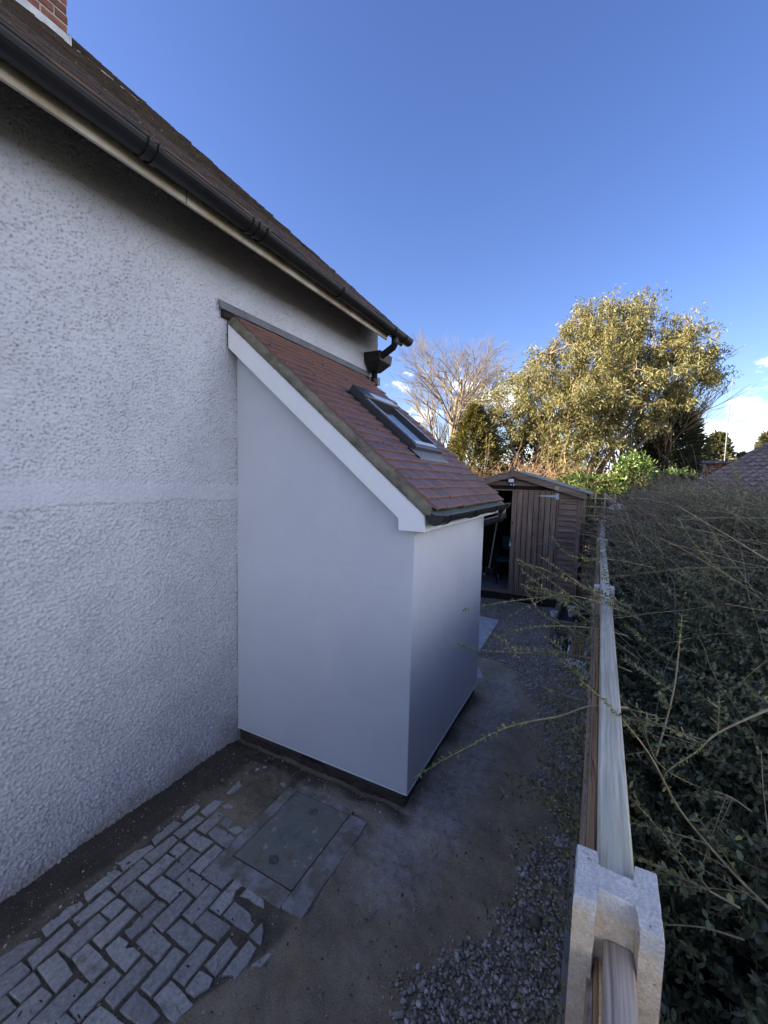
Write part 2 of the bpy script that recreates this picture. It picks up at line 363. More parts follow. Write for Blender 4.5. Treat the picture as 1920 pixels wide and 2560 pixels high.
M['dark_conifer'] = leafmat("dark_conifer_spray", [(0.0, (0.022, 0.032, 0.014)), (0.6, (0.045, 0.058, 0.024)), (1.0, (0.08, 0.09, 0.036))], 0.15, 0.7)
M['laurel'] = leafmat("glossy_laurel_leaf", [(0.0, (0.045, 0.085, 0.022)), (0.5, (0.085, 0.135, 0.035)), (1.0, (0.16, 0.21, 0.06))], 0.3, 0.35)
M['far_leaf'] = leafmat("far_tree_leaf", [(0.0, (0.045, 0.05, 0.02)), (0.5, (0.08, 0.085, 0.035)), (1.0, (0.13, 0.12, 0.055))], 0.2, 0.7)
M['red_leaf'] = leafmat("dead_beech_leaf", [(0.0, (0.13, 0.055, 0.025)), (0.5, (0.20, 0.09, 0.045)), (1.0, (0.26, 0.14, 0.07))], 0.2, 0.8)
M['fallen'] = leafmat("fallen_leaf", [(0.0, (0.05, 0.035, 0.02)), (0.7, (0.11, 0.08, 0.05)), (0.94, (0.16, 0.13, 0.09)), (1.0, (0.55, 0.55, 0.5))], 0.1, 0.8)
M['slate_tile'] = simple("dark_concrete_tile", (0.13, 0.10, 0.08), (0.27, 0.21, 0.17), 10, 0.6, 0.3, 0.004, 60, spread=0.25, island=False)

# ------------------------------------------------------------------ geometry helpers
def mesh_np(name, V, F, mat=None, smooth=False, attrs=None):
    V = np.asarray(V, np.float32).reshape(-1, 3); F = np.asarray(F, np.int32)
    me = bpy.data.meshes.new(name)
    k = F.shape[1]
    me.vertices.add(len(V)); me.vertices.foreach_set('co', V.ravel())
    me.loops.add(F.size); me.loops.foreach_set('vertex_index', F.ravel())
    me.polygons.add(len(F))
    me.polygons.foreach_set('loop_start', np.arange(0, F.size, k, dtype=np.int32))
    me.polygons.foreach_set('loop_total', np.full(len(F), k, np.int32))
    me.update(calc_edges=True)
    if smooth: me.polygons.foreach_set('use_smooth', np.ones(len(F), bool))
    for an, av in (attrs or {}).items():
        a = me.attributes.new(an, 'FLOAT', 'POINT'); a.data.foreach_set('value', np.asarray(av, np.float32).ravel())
    if mat: me.materials.append(M[mat])
    return me

def wm(o):
    mtx = o.matrix_basis.copy()
    if o.parent: mtx = wm(o.parent) @ o.matrix_parent_inverse @ mtx
    return mtx

def setparent(o, p):
    if p is not None:
        o.parent = p; o.matrix_parent_inverse = wm(p).inverted()

def add(name, me, parent=None):
    o = bpy.data.objects.new(name, me); COL.objects.link(o); setparent(o, parent); return o

def tag(o, label=None, cat=None, group=None, kind=None):
    if label: o['label'] = label
    if cat: o['category'] = cat
    if group: o['group'] = group
    if kind: o['kind'] = kind
    return o

def thing(name, label, cat, loc=(0, 0, 0), group=None):
    o = bpy.data.objects.new(name, None); COL.objects.link(o); o.location = loc; o.empty_display_size = 0.1
    return tag(o, label, cat, group)

class MB:
    def __init__(self): self.V = []; self.F = []
    def add(self, V, F):
        n = len(self.V); self.V += [tuple(v) for v in V]; self.F += [tuple(i + n for i in f) for f in F]; return self
    def box(self, x0, x1, y0, y1, z0, z1):
        return self.add([(x0, y0, z0), (x1, y0, z0), (x1, y1, z0), (x0, y1, z0), (x0, y0, z1), (x1, y0, z1), (x1, y1, z1), (x0, y1, z1)],
                        [(3, 2, 1, 0), (4, 5, 6, 7), (0, 1, 5, 4), (1, 2, 6, 5), (2, 3, 7, 6), (3, 0, 4, 7)])
    def obox(self, c, ex, ey, ez):
        """box from centre and three half-extent vectors"""
        c, ex, ey, ez = map(Vector, (c, ex, ey, ez)); P = []
        for k in (-1, 1):
            for i, j in ((-1, -1), (1, -1), (1, 1), (-1, 1)): P.append(c + i * ex + j * ey + k * ez)
        return self.add(P, [(3, 2, 1, 0), (4, 5, 6, 7), (0, 1, 5, 4), (1, 2, 6, 5), (2, 3, 7, 6), (3, 0, 4, 7)])
    def prism(self, poly, axis, a, b):
        """poly: 2D outline; axis 'y' takes (x,z), 'x' takes (y,z), 'z' takes (x,y)"""
        f = {'y': lambda p, t: (p[0], t, p[1]), 'x': lambda p, t: (t, p[0], p[1]), 'z': lambda p, t: (p[0], p[1], t)}[axis]
        n = len(poly)
        V = [f(p, a) for p in poly] + [f(p, b) for p in poly]
        return self.add(V, [tuple(range(n)), tuple(range(2 * n - 1, n - 1, -1))] + [(i, (i + 1) % n, n + (i + 1) % n, n + i) for i in range(n)])
    def tube(self, pts, r, sides=8, cap=True):
        pts = [Vector(p) for p in pts]; n = len(pts); rs = [float(q) for q in r] if hasattr(r, "__len__") else [float(r)] * n
        V = []; up = Vector((0, 0, 1)); a = None
        for i, p in enumerate(pts):
            d = (pts[min(i + 1, n - 1)] - pts[max(i - 1, 0)]).normalized()
            if a is None:
                a = d.cross(up if abs(d.z) < 0.9 else Vector((1, 0, 0))).normalized()
            else: a = (a - d * a.dot(d)).normalized()
            bb = d.cross(a)
            for k in range(sides):
                t_ = 2 * math.pi * k / sides; V.append(p + (math.cos(t_) * a + math.sin(t_) * bb) * rs[i])
        F = [(i * sides + k, i * sides + (k + 1) % sides, (i + 1) * sides + (k + 1) % sides, (i + 1) * sides + k) for i in range(n - 1) for k in range(sides)]
        if cap: F += [tuple(range(sides - 1, -1, -1)), tuple((n - 1) * sides + k for k in range(sides))]
        return self.add(V, F)
    def mesh(self, name, mat, smooth=False, bevel=0.0, seg=1):
        me = bpy.data.meshes.new(name); me.from_pydata([tuple(v) for v in self.V], [], self.F)
        bm = bmesh.new(); bm.from_mesh(me)
        bmesh.ops.recalc_face_normals(bm, faces=bm.faces)
        if bevel:
            ed = [e for e in bm.edges if len(e.link_faces) == 2 and e.calc_face_angle(0) > 0.5]
            bmesh.ops.bevel(bm, geom=ed, offset=bevel, segments=seg, affect='EDGES', clamp_overlap=True)
        if smooth:
            for f in bm.faces: f.smooth = True
        bm.to_mesh(me); bm.free()
        if mat: me.materials.append(M[mat])
        return me
    def build(self, name, mat, parent=None, smooth=False, bevel=0.0, seg=1):
        return add(name, self.mesh(name, mat, smooth, bevel, seg), parent)

def bx(name, mat, parent, x0, x1, y0, y1, z0, z1, bevel=0.002):
    return MB().box(x0, x1, y0, y1, z0, z1).build(name, mat, parent, bevel=bevel)

def field(shape, step, lam, seed, band=0.45):
    """band-passed gaussian noise, unit variance, features about lam metres"""
    rg = np.random.default_rng(seed)
    g = np.fft.rfft2(rg.standard_normal(shape))
    fy = np.fft.fftfreq(shape[0], step)[:, None]; fx = np.fft.rfftfreq(shape[1], step)[None, :]
    f = np.hypot(fx, fy); f0 = 1.0 / lam
    g *= np.exp(-((np.log(np.maximum(f, 1e-6) / f0)) ** 2) / (2 * band ** 2))
    h = np.fft.irfft2(g, shape); return h / h.std()

def grid_faces(nu, nv):
    i = np.arange((nu - 1) * (nv - 1)); u = i // (nv - 1); w = i % (nv - 1); a = u * nv + w
    return np.stack([a, a + 1, a + nv + 1, a + nv], 1)

def tubes_np(P, R, sides=4):
    """P (N,K,3) polylines, R (N,K) radii -> verts, quads"""
    P = np.asarray(P, float); R = np.asarray(R, float); n, k, _ = P.shape
    D = np.empty_like(P); D[:, 1:-1] = P[:, 2:] - P[:, :-2]; D[:, 0] = P[:, 1] - P[:, 0]; D[:, -1] = P[:, -1] - P[:, -2]
    D /= np.linalg.norm(D, axis=2, keepdims=True) + 1e-9
    ref = np.where(np.abs(D[:, :1, 2:3]) < 0.85, np.array([0, 0, 1.0]), np.array([1.0, 0, 0])) * np.ones_like(D)
    A = np.cross(D, ref); A /= np.linalg.norm(A, axis=2, keepdims=True) + 1e-9
    B = np.cross(D, A)
    th = np.arange(sides) * 2 * math.pi / sides
    V = P[:, :, None, :] + R[:, :, None, None] * (np.cos(th)[None, None, :, None] * A[:, :, None, :] + np.sin(th)[None, None, :, None] * B[:, :, None, :])
    base = (np.arange(n) * k * sides)[:, None, None] + (np.arange(k - 1) * sides)[None, :, None]
    s = np.arange(sides)[None, None, :]; s2 = (np.arange(sides) + 1) % sides
    F = np.stack([base + s, base + s2[None, None, :], base + sides + s2[None, None, :], base + sides + s], -1)
    return V.reshape(-1, 3), F.reshape(-1, 4)

def leaves_np(P, D, L_, Wd, rg, fold=0.25, roll=None):
    """P (n,3) leaf bases, D (n,3) directions, lengths and widths -> verts, quads (two folded halves per leaf)"""
    n = len(P); D = D / (np.linalg.norm(D, axis=1, keepdims=True) + 1e-9)
    r = rg.standard_normal((n, 3)) if roll is None else roll
    A = np.cross(D, r); A /= np.linalg.norm(A, axis=1, keepdims=True) + 1e-9
    Nn = np.cross(A, D); L_ = np.broadcast_to(L_, n)[:, None]; Wd = np.broadcast_to(Wd, n)[:, None]
    t = P + D * L_
    l1 = P + D * L_ * 0.3 + A * Wd * 0.45 + Nn * Wd * fold; l2 = P + D * L_ * 0.7 + A * Wd * 0.4 + Nn * Wd * fold
    r1 = P + D * L_ * 0.3 - A * Wd * 0.45 + Nn * Wd * fold; r2 = P + D * L_ * 0.7 - A * Wd * 0.4 + Nn * Wd * fold
    V = np.stack([P, l1, l2, t, r2, r1], 1).reshape(-1, 3)
    b = np.arange(n)[:, None] * 6
    F = np.concatenate([b + np.array([[0, 1, 2, 3]]), b + np.array([[0, 3, 4, 5]])], 1).reshape(-1, 4)
    return V, F

def unit(v): return v / (np.linalg.norm(v, axis=-1, keepdims=True) + 1e-9)

# ------------------------------------------------------------------ setting: ground
big = MB(); big.add([(-400, -300, -0.06), (400, -300, -0.06), (400, 900, -0.06), (-400, 900, -0.06)], [(0, 1, 2, 3)])
tag(big.build("ground", "earth"), "rough grass and earth beyond the yard", None, None, "structure")

PAVERS = [[[0.278,0.694],[0.276,0.712],[0.286,0.791],[0.326,0.829],[0.345,0.831],[0.359,0.682]],[[0.292,0.86],[0.276,1.008],[0.336,1.007],[0.346,0.853]],[[0.281,1.04],[0.284,1.186],[0.331,1.193],[0.337,1.031]],[[0.365,0.672],[0.374,0.747],[0.439,0.752],[0.451,0.649]],[[0.38,0.77],[0.371,0.925],[0.421,0.922],[0.442,0.764]],[[0.369,0.949],[0.366,1.105],[0.427,1.108],[0.421,0.947]],[[0.443,0.636],[0.465,0.663],[0.535,0.664],[0.532,0.612]],[[0.462,0.678],[0.463,0.753],[0.528,0.75],[0.534,0.684]],[[0.46,0.771],[0.467,0.839],[0.605,0.83],[0.617,0.765]],[[0.46,0.854],[0.449,1.016],[0.521,1.015],[0.531,0.859]],[[0.448,1.031],[0.45,1.103],[0.513,1.106],[0.521,1.035]],[[0.555,0.624],[0.551,0.746],[0.616,0.752],[0.634,0.644]],[[0.545,0.861],[0.545,0.924],[0.701,0.921],[0.704,0.853]],[[0.644,0.673],[0.643,0.831],[0.704,0.835],[0.725,0.711]],[[0.547,0.945],[0.546,1.101],[0.599,1.103],[0.612,0.943]],[[0.636,0.95],[0.638,1.007],[0.697,1.007],[0.707,0.989],[0.734,1.008],[0.78,1.01],[0.79,0.94]],[[0.73,0.764],[0.736,0.921],[0.79,0.922],[0.8,0.763]],[[0.728,0.718],[0.735,0.747],[0.788,0.751],[0.788,0.722]],[[0.816,0.851],[0.81,1.009],[0.875,1.006],[0.876,0.846]],[[0.817,0.767],[0.822,0.826],[0.955,0.836],[0.955,0.782]],[[0.267,1.216],[0.274,1.247],[0.272,1.3],[0.31,1.372],[0.336,1.367],[0.331,1.206]],[[0.282,1.395],[0.266,1.476],[0.257,1.539],[0.324,1.551],[0.326,1.387]],[[0.269,1.58],[0.285,1.695],[0.321,1.683],[0.323,1.573]],[[0.351,1.672],[0.354,1.771],[0.409,1.789],[0.415,1.661]],[[0.36,1.128],[0.351,1.29],[0.42,1.287],[0.421,1.123]],[[0.347,1.305],[0.361,1.47],[0.409,1.463],[0.422,1.308]],[[0.35,1.484],[0.358,1.637],[0.415,1.642],[0.409,1.486]],[[0.442,1.577],[0.442,1.723],[0.505,1.715],[0.508,1.575]],[[0.441,1.394],[0.438,1.459],[0.507,1.462],[0.505,1.393]],[[0.445,1.219],[0.444,1.374],[0.505,1.378],[0.513,1.217]],[[0.445,1.128],[0.444,1.195],[0.608,1.191],[0.602,1.119]],[[0.443,1.488],[0.438,1.55],[0.594,1.556],[0.59,1.48]],[[0.529,1.577],[0.529,1.636],[0.691,1.633],[0.69,1.564]],[[0.529,1.665],[0.536,1.721],[0.59,1.706],[0.597,1.66]],[[0.609,1.656],[0.646,1.701],[0.692,1.691],[0.67,1.652]],[[0.529,1.221],[0.533,1.282],[0.693,1.285],[0.693,1.213]],[[0.531,1.305],[0.523,1.461],[0.597,1.468],[0.605,1.305]],[[0.619,1.391],[0.626,1.547],[0.687,1.542],[0.691,1.388]],[[0.619,1.307],[0.62,1.371],[0.778,1.373],[0.781,1.298]],[[0.701,1.391],[0.703,1.463],[0.861,1.457],[0.858,1.386]],[[0.633,1.034],[0.642,1.056],[0.633,1.095],[0.624,1.192],[0.69,1.195],[0.693,1.03]],[[0.712,1.12],[0.709,1.279],[0.775,1.278],[0.79,1.114]],[[0.801,1.21],[0.795,1.372],[0.865,1.37],[0.875,1.205]],[[0.885,1.295],[0.884,1.459],[0.94,1.45],[0.927,1.414],[0.949,1.371],[0.955,1.296]],[[0.437,1.768],[0.455,1.794],[0.498,1.79],[0.488,1.764]],[[0.723,1.033],[0.722,1.101],[0.868,1.099],[0.875,1.026]],[[0.805,1.124],[0.812,1.188],[0.96,1.189],[0.966,1.117]],[[0.884,1.21],[0.886,1.274],[1.045,1.278],[1.042,1.206]],[[0.975,1.297],[0.971,1.368],[1.087,1.361],[1.104,1.339],[1.13,1.336],[1.129,1.299]],[[0.972,1.405],[0.973,1.457],[1.085,1.445],[1.112,1.417],[1.025,1.417]],[[1.152,1.292],[1.16,1.361],[1.216,1.299],[1.212,1.291]],[[0.904,0.938],[0.894,1.097],[0.959,1.1],[0.97,0.941]],[[0.981,1.026],[0.984,1.186],[1.043,1.189],[1.051,1.027]],[[1.066,1.119],[1.073,1.17],[1.071,1.24],[1.116,1.228],[1.135,1.231],[1.138,1.112]],[[1.161,1.126],[1.159,1.274],[1.212,1.269],[1.225,1.137],[1.187,1.144]],[[1.244,1.211],[1.273,1.275],[1.295,1.283],[1.281,1.234]],[[1.073,1.02],[1.069,1.088],[1.137,1.095],[1.145,1.069],[1.121,1.022]],[[0.986,0.942],[0.991,1.011],[1.135,1.003],[1.125,0.934],[1.088,0.931]],[[0.905,0.853],[0.903,0.919],[1.056,0.917],[1.046,0.868]],[[0.293,2.132],[0.312,2.16],[0.424,2.171],[0.383,2.107]],[[0.268,1.938],[0.265,2.013],[0.316,2.036],[0.321,1.936]],[[0.374,1.855],[0.356,1.971],[0.403,1.961],[0.394,1.861]],[[0.617,2.081],[0.628,2.173],[0.668,2.152],[0.67,2.055]],[[0.443,1.762],[0.451,1.794],[0.508,1.789],[0.488,1.761]]]
st = 0.02
xs = np.arange(-0.03, 2.76, st); ys = np.arange(-0.6, 10.2, st)
X, Y = np.meshgrid(xs, ys, indexing='ij')
h1 = field(X.shape, st, 0.45, 1); h2 = field(X.shape, st, 0.10, 2); h3 = field(X.shape, st, 0.05, 3)
def sm(a, b_, x):
    t_ = np.clip((x - a) / (b_ - a), 0, 1); return t_ * t_ * (3 - 2 * t_)
def yard_base(X, Y):
    edge = np.interp(Y, [0.3, 0.8, 1.0, 1.15, 1.3, 1.45, 2.2], [0.99, 1.06, 1.15, 1.22, 1.28, 1.31, 1.31])
    pav = sm(0.24, 0.32, X) * (1 - sm(-0.03, 0.02, X - edge)) * (1 - sm(1.55, 1.85, Y + 0.25 * (X - 0.4)))
    slope = sm(1.30, 1.36, X) * sm(1.40, 1.55, Y) * (1 - sm(2.1, 2.25, Y))
    soil = (1 - sm(0.16, 0.34, X)) * (1 - sm(2.2, 2.3, Y))
    return edge, pav, slope, soil
edge, pav, slope, soil = yard_base(X, Y)
Z = 0.004 + 0.006 * h1 * (1 - 0.8 * soil) + 0.0025 * h2 + 0.0015 * h3
Z = Z * (1 - pav) + pav * (-0.005 + 0.0022 * h2 + 0.0015 * h3)
Z += 0.022 * soil * (0.8 + 0.1 * h1) * (X < 0.36) - 0.022 * slope
Z += 0.012 * (1 - sm(0.0, 0.10, np.abs(X - 1.55))) * (Y > 2.2) * (Y < 4.0) * 0.5
bury = (X > 0.2) * (X < 0.72) * sm(1.70, 1.95, Y) * (Y < 2.28)
Z += bury * (0.001 + 0.004 * h2)
frame_in = (X > 0.70) & (X < 1.31) & (Y > 1.51) & (Y < 2.13)
Z = np.where(frame_in, -0.03, Z)
dust = np.exp(-(((X - 1.55) / 0.26) ** 2 + ((Y - 1.98) / 0.34) ** 2)) * 1.15
dust += 0.85 * np.exp(-(((X - 1.72) / 0.22) ** 2)) * sm(2.0, 2.4, Y) * (1 - sm(4.2, 5.0, Y))
dust += 0.55 * np.exp(-(((X - 1.0) / 0.35) ** 2 + ((Y - 2.2) / 0.10) ** 2))
dust += 0.35 * np.exp(-(((X - 1.25) / 0.12) ** 2 + ((Y - 1.3) / 0.12) ** 2)) + 0.3 * np.exp(-(((X - 1.35) / 0.1) ** 2 + ((Y - 0.95) / 0.12) ** 2))
soilm = np.clip(soil * 1.1 + 0.6 * (1 - sm(0.0, 0.12, np.abs(X - 1.47) + 0.03 * h1)) * sm(2.16, 2.36, Y + 0.05 * h1) * (1 - sm(3.9, 4.1, Y)) + 0.7 * (1 - sm(0.0, 0.16, 2.29 - Y + 0.02 * h1)) * (Y < 2.3) * (1 - sm(1.38, 1.56, X + 0.03 * h1)) + 0.5 * bury + 0.7 * pav, 0, 1.2)
V = np.stack([X, Y, Z], -1).reshape(-1, 3)
me = mesh_np("path", V, grid_faces(*X.shape)[:, ::-1], 'yard', True, {'dust': dust, 'soil': soilm})
path = tag(add("path", me), "dark muddy yard path beside the white lean-to", None, None, "structure")

def yard_z(x, y):
    i = np.clip(((np.asarray(x) - xs[0]) / st).round().astype(int), 0, len(xs) - 1); j = np.clip(((np.asarray(y) - ys[0]) / st).round().astype(int), 0, len(ys) - 1)
    return Z[i, j]

# paving: every sett a piece of its own
pv = thing("paving", "patch of grey stone setts laid in herringbone, part buried in mud", None, (0.7, 1.2, 0), None)
pv['kind'] = 'structure'
rg = np.random.default_rng(5)
for i, poly in enumerate(PAVERS):
    P = np.array(poly); c = P.mean(0)
    if c[0] > 1.0 and c[1] < 1.3 and False: continue
    pts = []
    n = len(P)
    for a in range(n):
        p, q = P[a], P[(a + 1) % n]; ln = np.linalg.norm(q - p); k = max(1, int(ln / 0.028))
        for s_ in range(k):
            pt = p + (q - p) * s_ / k
            pts.append(pt + rg.normal(0, 0.0011, 2))
    pts = np.array(pts); d = pts - pts.mean(0); d /= np.linalg.norm(d, axis=1, keepdims=True)
    zt = 0.004 + rg.normal(0, 0.0018); tx, ty = rg.normal(0, 0.012, 2)
    zf = lambda q: zt + (q[:, 0] - c[0]) * tx + (q[:, 1] - c[1]) * ty
    pts = pts + d * 0.0035
    rings = [(pts + d * 0.001, -0.035), (pts, -0.003), (pts - d * 0.0035, 0.0)]
    Vv = []; n = len(pts)
    for q, dz in rings: Vv += [(x_, y_, z_ + dz) for (x_, y_), z_ in zip(q, zf(q))]
    Ff = [(r_ * n + a, r_ * n + (a + 1) % n, (r_ + 1) * n + (a + 1) % n, (r_ + 1) * n + a) for r_ in range(2) for a in range(n)]
    Ff.append(tuple(2 * n + a for a in range(n)))
    mb = MB().add(Vv, Ff); mb.build("sett", "sett", pv)

# concrete surround and manhole cover
mh = thing("manhole_cover", "flat grey steel manhole cover set in a concrete surround on the paving", "manhole cover", (0.98, 1.81, 0))
sur = MB()
rgj = np.random.default_rng(8)
for (x0, x1, y0, y1) in ((1.187, 1.312, 1.46, 2.10), (0.70, 0.772, 1.45, 2.10), (0.772, 1.187, 2.093, 2.15), (0.772, 1.187, 1.45, 1.540)):
    sur.box(x0, x1, y0, y1, -0.05, 0.010)
so_ = sur.build("surround", "kerb_concrete", mh, bevel=0.004)
bx("cover_plate", "manhole", mh, 0.777, 1.182, 1.545, 2.088, -0.02, 0.0095, 0.0015)
bx("frame_base", "dark_mortar", mh, 0.76, 1.20, 1.53, 2.10, -0.045, -0.02, 0)
rim_ = MB()
for (x0, x1, y0, y1) in ((0.7725, 0.7765, 1.5405, 2.0925), (1.1825, 1.1865, 1.5405, 2.0925), (0.777, 1.182, 1.5405, 1.5440), (0.777, 1.182, 2.0890, 2.0925)): rim_.box(x0, x1, y0, y1, -0.02, 0.0075)
rim_.build("rim", "dark_mortar", mh)
for hx, hy in ((0.972, 2.0), (0.985, 1.63)):
    mb = MB(); mb.tube([(hx, hy, 0.0098), (hx, hy, 0.0112)], [0.030, 0.027], 24)
    kh = mb.build("lifting_key_cup", "dull_steel", mh); kh.data.materials[0] = M["sleeper"]
    mb = MB(); mb.obox((hx, hy, 0.0125), (0.033, -0.009, 0), (0.0018, 0.0066, 0), (0, 0, 0.0018)); mb.build("handle", "dull_steel", kh)

# pale concrete slab past the lean-to
tag(MB().prism([(0.86, 4.85), (1.225, 4.78), (1.245, 5.0), (1.21, 6.30), (0.86, 6.36)], 'z', -0.04, 0.022).build("slab", "slab", bevel=0.005), "pale concrete slab lying in the gravel past the lean-to", "slab")
tag(MB().prism([(1.18, 4.08), (1.40, 4.10), (1.46, 4.36), (1.33, 4.60), (1.18, 4.56)], 'z', -0.04, 0.010).build("concrete_patch", "slab", bevel=0.004), "small worn patch of pale concrete by the lean-to's far corner", "slab")

# gravel: too many to count
def ico(sub):
    bm = bmesh.new(); bmesh.ops.create_icosphere(bm, subdivisions=sub, radius=1)
    V_ = np.array([v.co[:] for v in bm.verts]); F_ = np.array([[v.index for v in f.verts] for f in bm.faces]); bm.free(); return V_, F_
ICO1, ICO2 = ico(1), ico(2)
def pebbles(P, S, base, rg):
    """P (n,3) centres, S (n,3) radii"""
    bv, bf = base; n = len(P)
    q = rg.standard_normal((n, 4)); q /= np.linalg.norm(q, axis=1, keepdims=True)
    w, x, y, z = q.T
    Rm = np.stack([1 - 2 * (y * y + z * z), 2 * (x * y - z * w), 2 * (x * z + y * w), 2 * (x * y + z * w), 1 - 2 * (x * x + z * z), 2 * (y * z - x * w), 2 * (x * z - y * w), 2 * (y * z + x * w), 1 - 2 * (x * x + y * y)], 1).reshape(n, 3, 3)
    lum = 1 + 0.16 * rg.standard_normal((n, len(bv), 1))
    Vl = bv[None] * S[:, None, :] * lum
    V_ = np.einsum('nij,nkj->nki', Rm, Vl); V_[:, :, 2] *= 0.75
    V_ = V_ + P[:, None, :]
    F_ = bf[None] + (np.arange(n) * len(bv))[:, None, None]
    return V_.reshape(-1, 3), F_.reshape(-1, 3)
BND = np.array([(1.70, 0.7), (1.888, 1.342), (1.902, 1.465), (2.023, 1.679), (2.126, 1.929), (2.254, 2.208), (2.291, 2.51), (2.243, 2.836), (2.167, 3.249), (2.193, 3.545), (1.984, 4.145), (1.738, 4.687), (1.25, 4.95), (0.3, 5.1)])
rg = np.random.default_rng(11)
def cover(x, y):
    xb = np.interp(y, BND[:, 1], BND[:, 0]); xb = np.where(y > 5.1, -1, xb)
    return sm(-0.10, 0.06, x - xb + 0.05 * np.sin(y * 9) + rg.normal(0, 0.03, x.shape))
gs = 0.0148
gx, gy = np.meshgrid(np.arange(0.25, 2.46, gs), np.arange(0.55, 7.7, gs), indexing='ij')
gx = gx.ravel() + rg.uniform(-.5, .5, gx.size) * gs; gy = gy.ravel() + rg.uniform(-.5, .5, gy.size) * gs
cv = cover(gx, gy)
far = gy > 2.7
keep = (rg.random(gx.size) < cv * np.where(far, 0.72, 0.97)) & ~((gx > 0.86) & (gx < 1.22) & (gy > 4.82) & (gy < 6.3) & (rg.random(gx.size) > 0.03)) & (gx < 2.425)
stray = rg.random(gx.size) < 0.004
nearplinth = ((np.abs(gy - 2.25) < 0.05) & (gx < 1.5)) | ((np.abs(gx - 1.53) < 0.05) & (gy > 2.2) & (gy < 4.0)) | ((gx < 0.30) & (gy < 2.2))
keep |= (stray & (gx > 1.35)) | (nearplinth & (rg.random(gx.size) < 0.10))
gx, gy, cv = gx[keep], gy[keep], cv[keep]
n = len(gx)
s0 = np.clip(rg.lognormal(-4.93, 0.33, n), 0.004, 0.019) * np.where(cv < 0.3, 0.6, 1.0)
S = s0[:, None] * np.stack([rg.uniform(1.0, 1.5, n), rg.uniform(0.8, 1.1, n), rg.uniform(0.55, 0.85, n)], 1)
Pz = yard_z(gx, gy) + 0.003 + rg.uniform(0, 0.008, n) * cv
P = np.stack([gx, gy, Pz], 1)
nr = gy < 2.6
for nm, sel, base in (("gravel", nr, ICO2), ("gravel", ~nr, ICO1)):
    V_, F_ = pebbles(P[sel], S[sel], base, rg)
    g_ = add(nm, mesh_np(nm, V_, F_, 'gravel', True))
    tag(g_, "loose grey flint pebbles in the near strip along the fence" if base is ICO2 else "loose grey flint pebbles between the lean-to and the shed", "gravel", None, "stuff")
n = 9000
kx = rg.uniform(0.05, 2.4, n); ky = rg.uniform(0.5, 5.2, n)
okk = ((kx < 1.42) & (ky < 2.27)) | (kx > 1.5); kx, ky = kx[okk], ky[okk]; n = len(kx)
sg = np.clip(rg.lognormal(-6.2, 0.5, n), 0.0009, 0.007)
V_, F_ = pebbles(np.stack([kx, ky, yard_z(kx, ky) + 0.4 * sg], 1), sg[:, None] * np.array([[1.3, 1, 0.8]]), ICO1, rg)
tag(add("grit", mesh_np("grit", V_, F_, 'gravel', True)), "fine grit and crumbs scattered over the muddy path", "grit", None, "stuff")
# larger stones picked out on the path
for (x_, y_, s_, lb) in ((2.30, 1.98, 0.032, "flat tan stone lying on the gravel by the fence"), (2.375, 2.03, 0.028, "smooth blue grey stone lying on the gravel by the fence"), (2.19, 1.24, 0.030, "pale angular flint, largest in the near gravel")):
    V_, F_ = pebbles(np.array([[x_, y_, 0.018]]), np.array([[s_, s_ * 0.75, s_ * 0.4]]), ICO2, rg)
    o = add("stone", mesh_np("stone", V_, F_, None, True)); o.data.materials.append(M['slab'] if 'flint' in lb else (M['gravel_board'] if 'blue' in lb else M['sleeper'])); tag(o, lb, "stone")
# litter of dead leaves and twigs
n = 950
lx = rg.uniform(0.1, 2.4, n); ly = rg.uniform(0.6, 5.0, n)
ok = (lx < 1.4) & (ly < 2.25) | (lx > 1.5); lx, ly = lx[ok], ly[ok]; n = len(lx)
Dv = np.stack([rg.normal(0, 1, n), rg.normal(0, 1, n), rg.uniform(0, .35, n)], 1)
V_, F_ = leaves_np(np.stack([lx, ly, yard_z(lx, ly) + 0.008], 1), Dv, rg.uniform(0.008, 0.024, n), rg.uniform(0.004, 0.011, n), rg, roll=np.stack([rg.normal(0, .3, n), rg.normal(0, .3, n), np.ones(n)], 1))
tag(add("leaf_litter", mesh_np("leaf_litter", V_, F_, 'fallen')), "scattered dead leaves and chips on the muddy path", "leaf litter", None, "stuff")

n = 90
px_ = rg.uniform(0.3, 2.3, n); py_ = rg.uniform(0.7, 5.0, n); an_ = rg.uniform(0, 6.28, n); l__ = rg.uniform(0.02, 0.09, n)
okk = ((px_ < 1.4) & (py_ < 2.2)) | (px_ > 1.52); px_, py_, an_, l__ = px_[okk], py_[okk], an_[okk], l__[okk]; n = len(px_)
tt_ = np.linspace(-.5, .5, 5)
P = np.stack([px_[:, None] + np.cos(an_)[:, None] * l__[:, None] * tt_, py_[:, None] + np.sin(an_)[:, None] * l__[:, None] * tt_, (yard_z(px_, py_) + 0.005)[:, None] + 0 * tt_[None]], -1) + rg.normal(0, 0.0015, (n, 5, 3))
V_, F_ = tubes_np(P, np.full((n, 5), 0.0013), 4)
tag(add("twig_litter", mesh_np("twig_litter", V_, F_, 'twig')), "thin broken twigs scattered over the muddy path", "twig litter", None, "stuff")

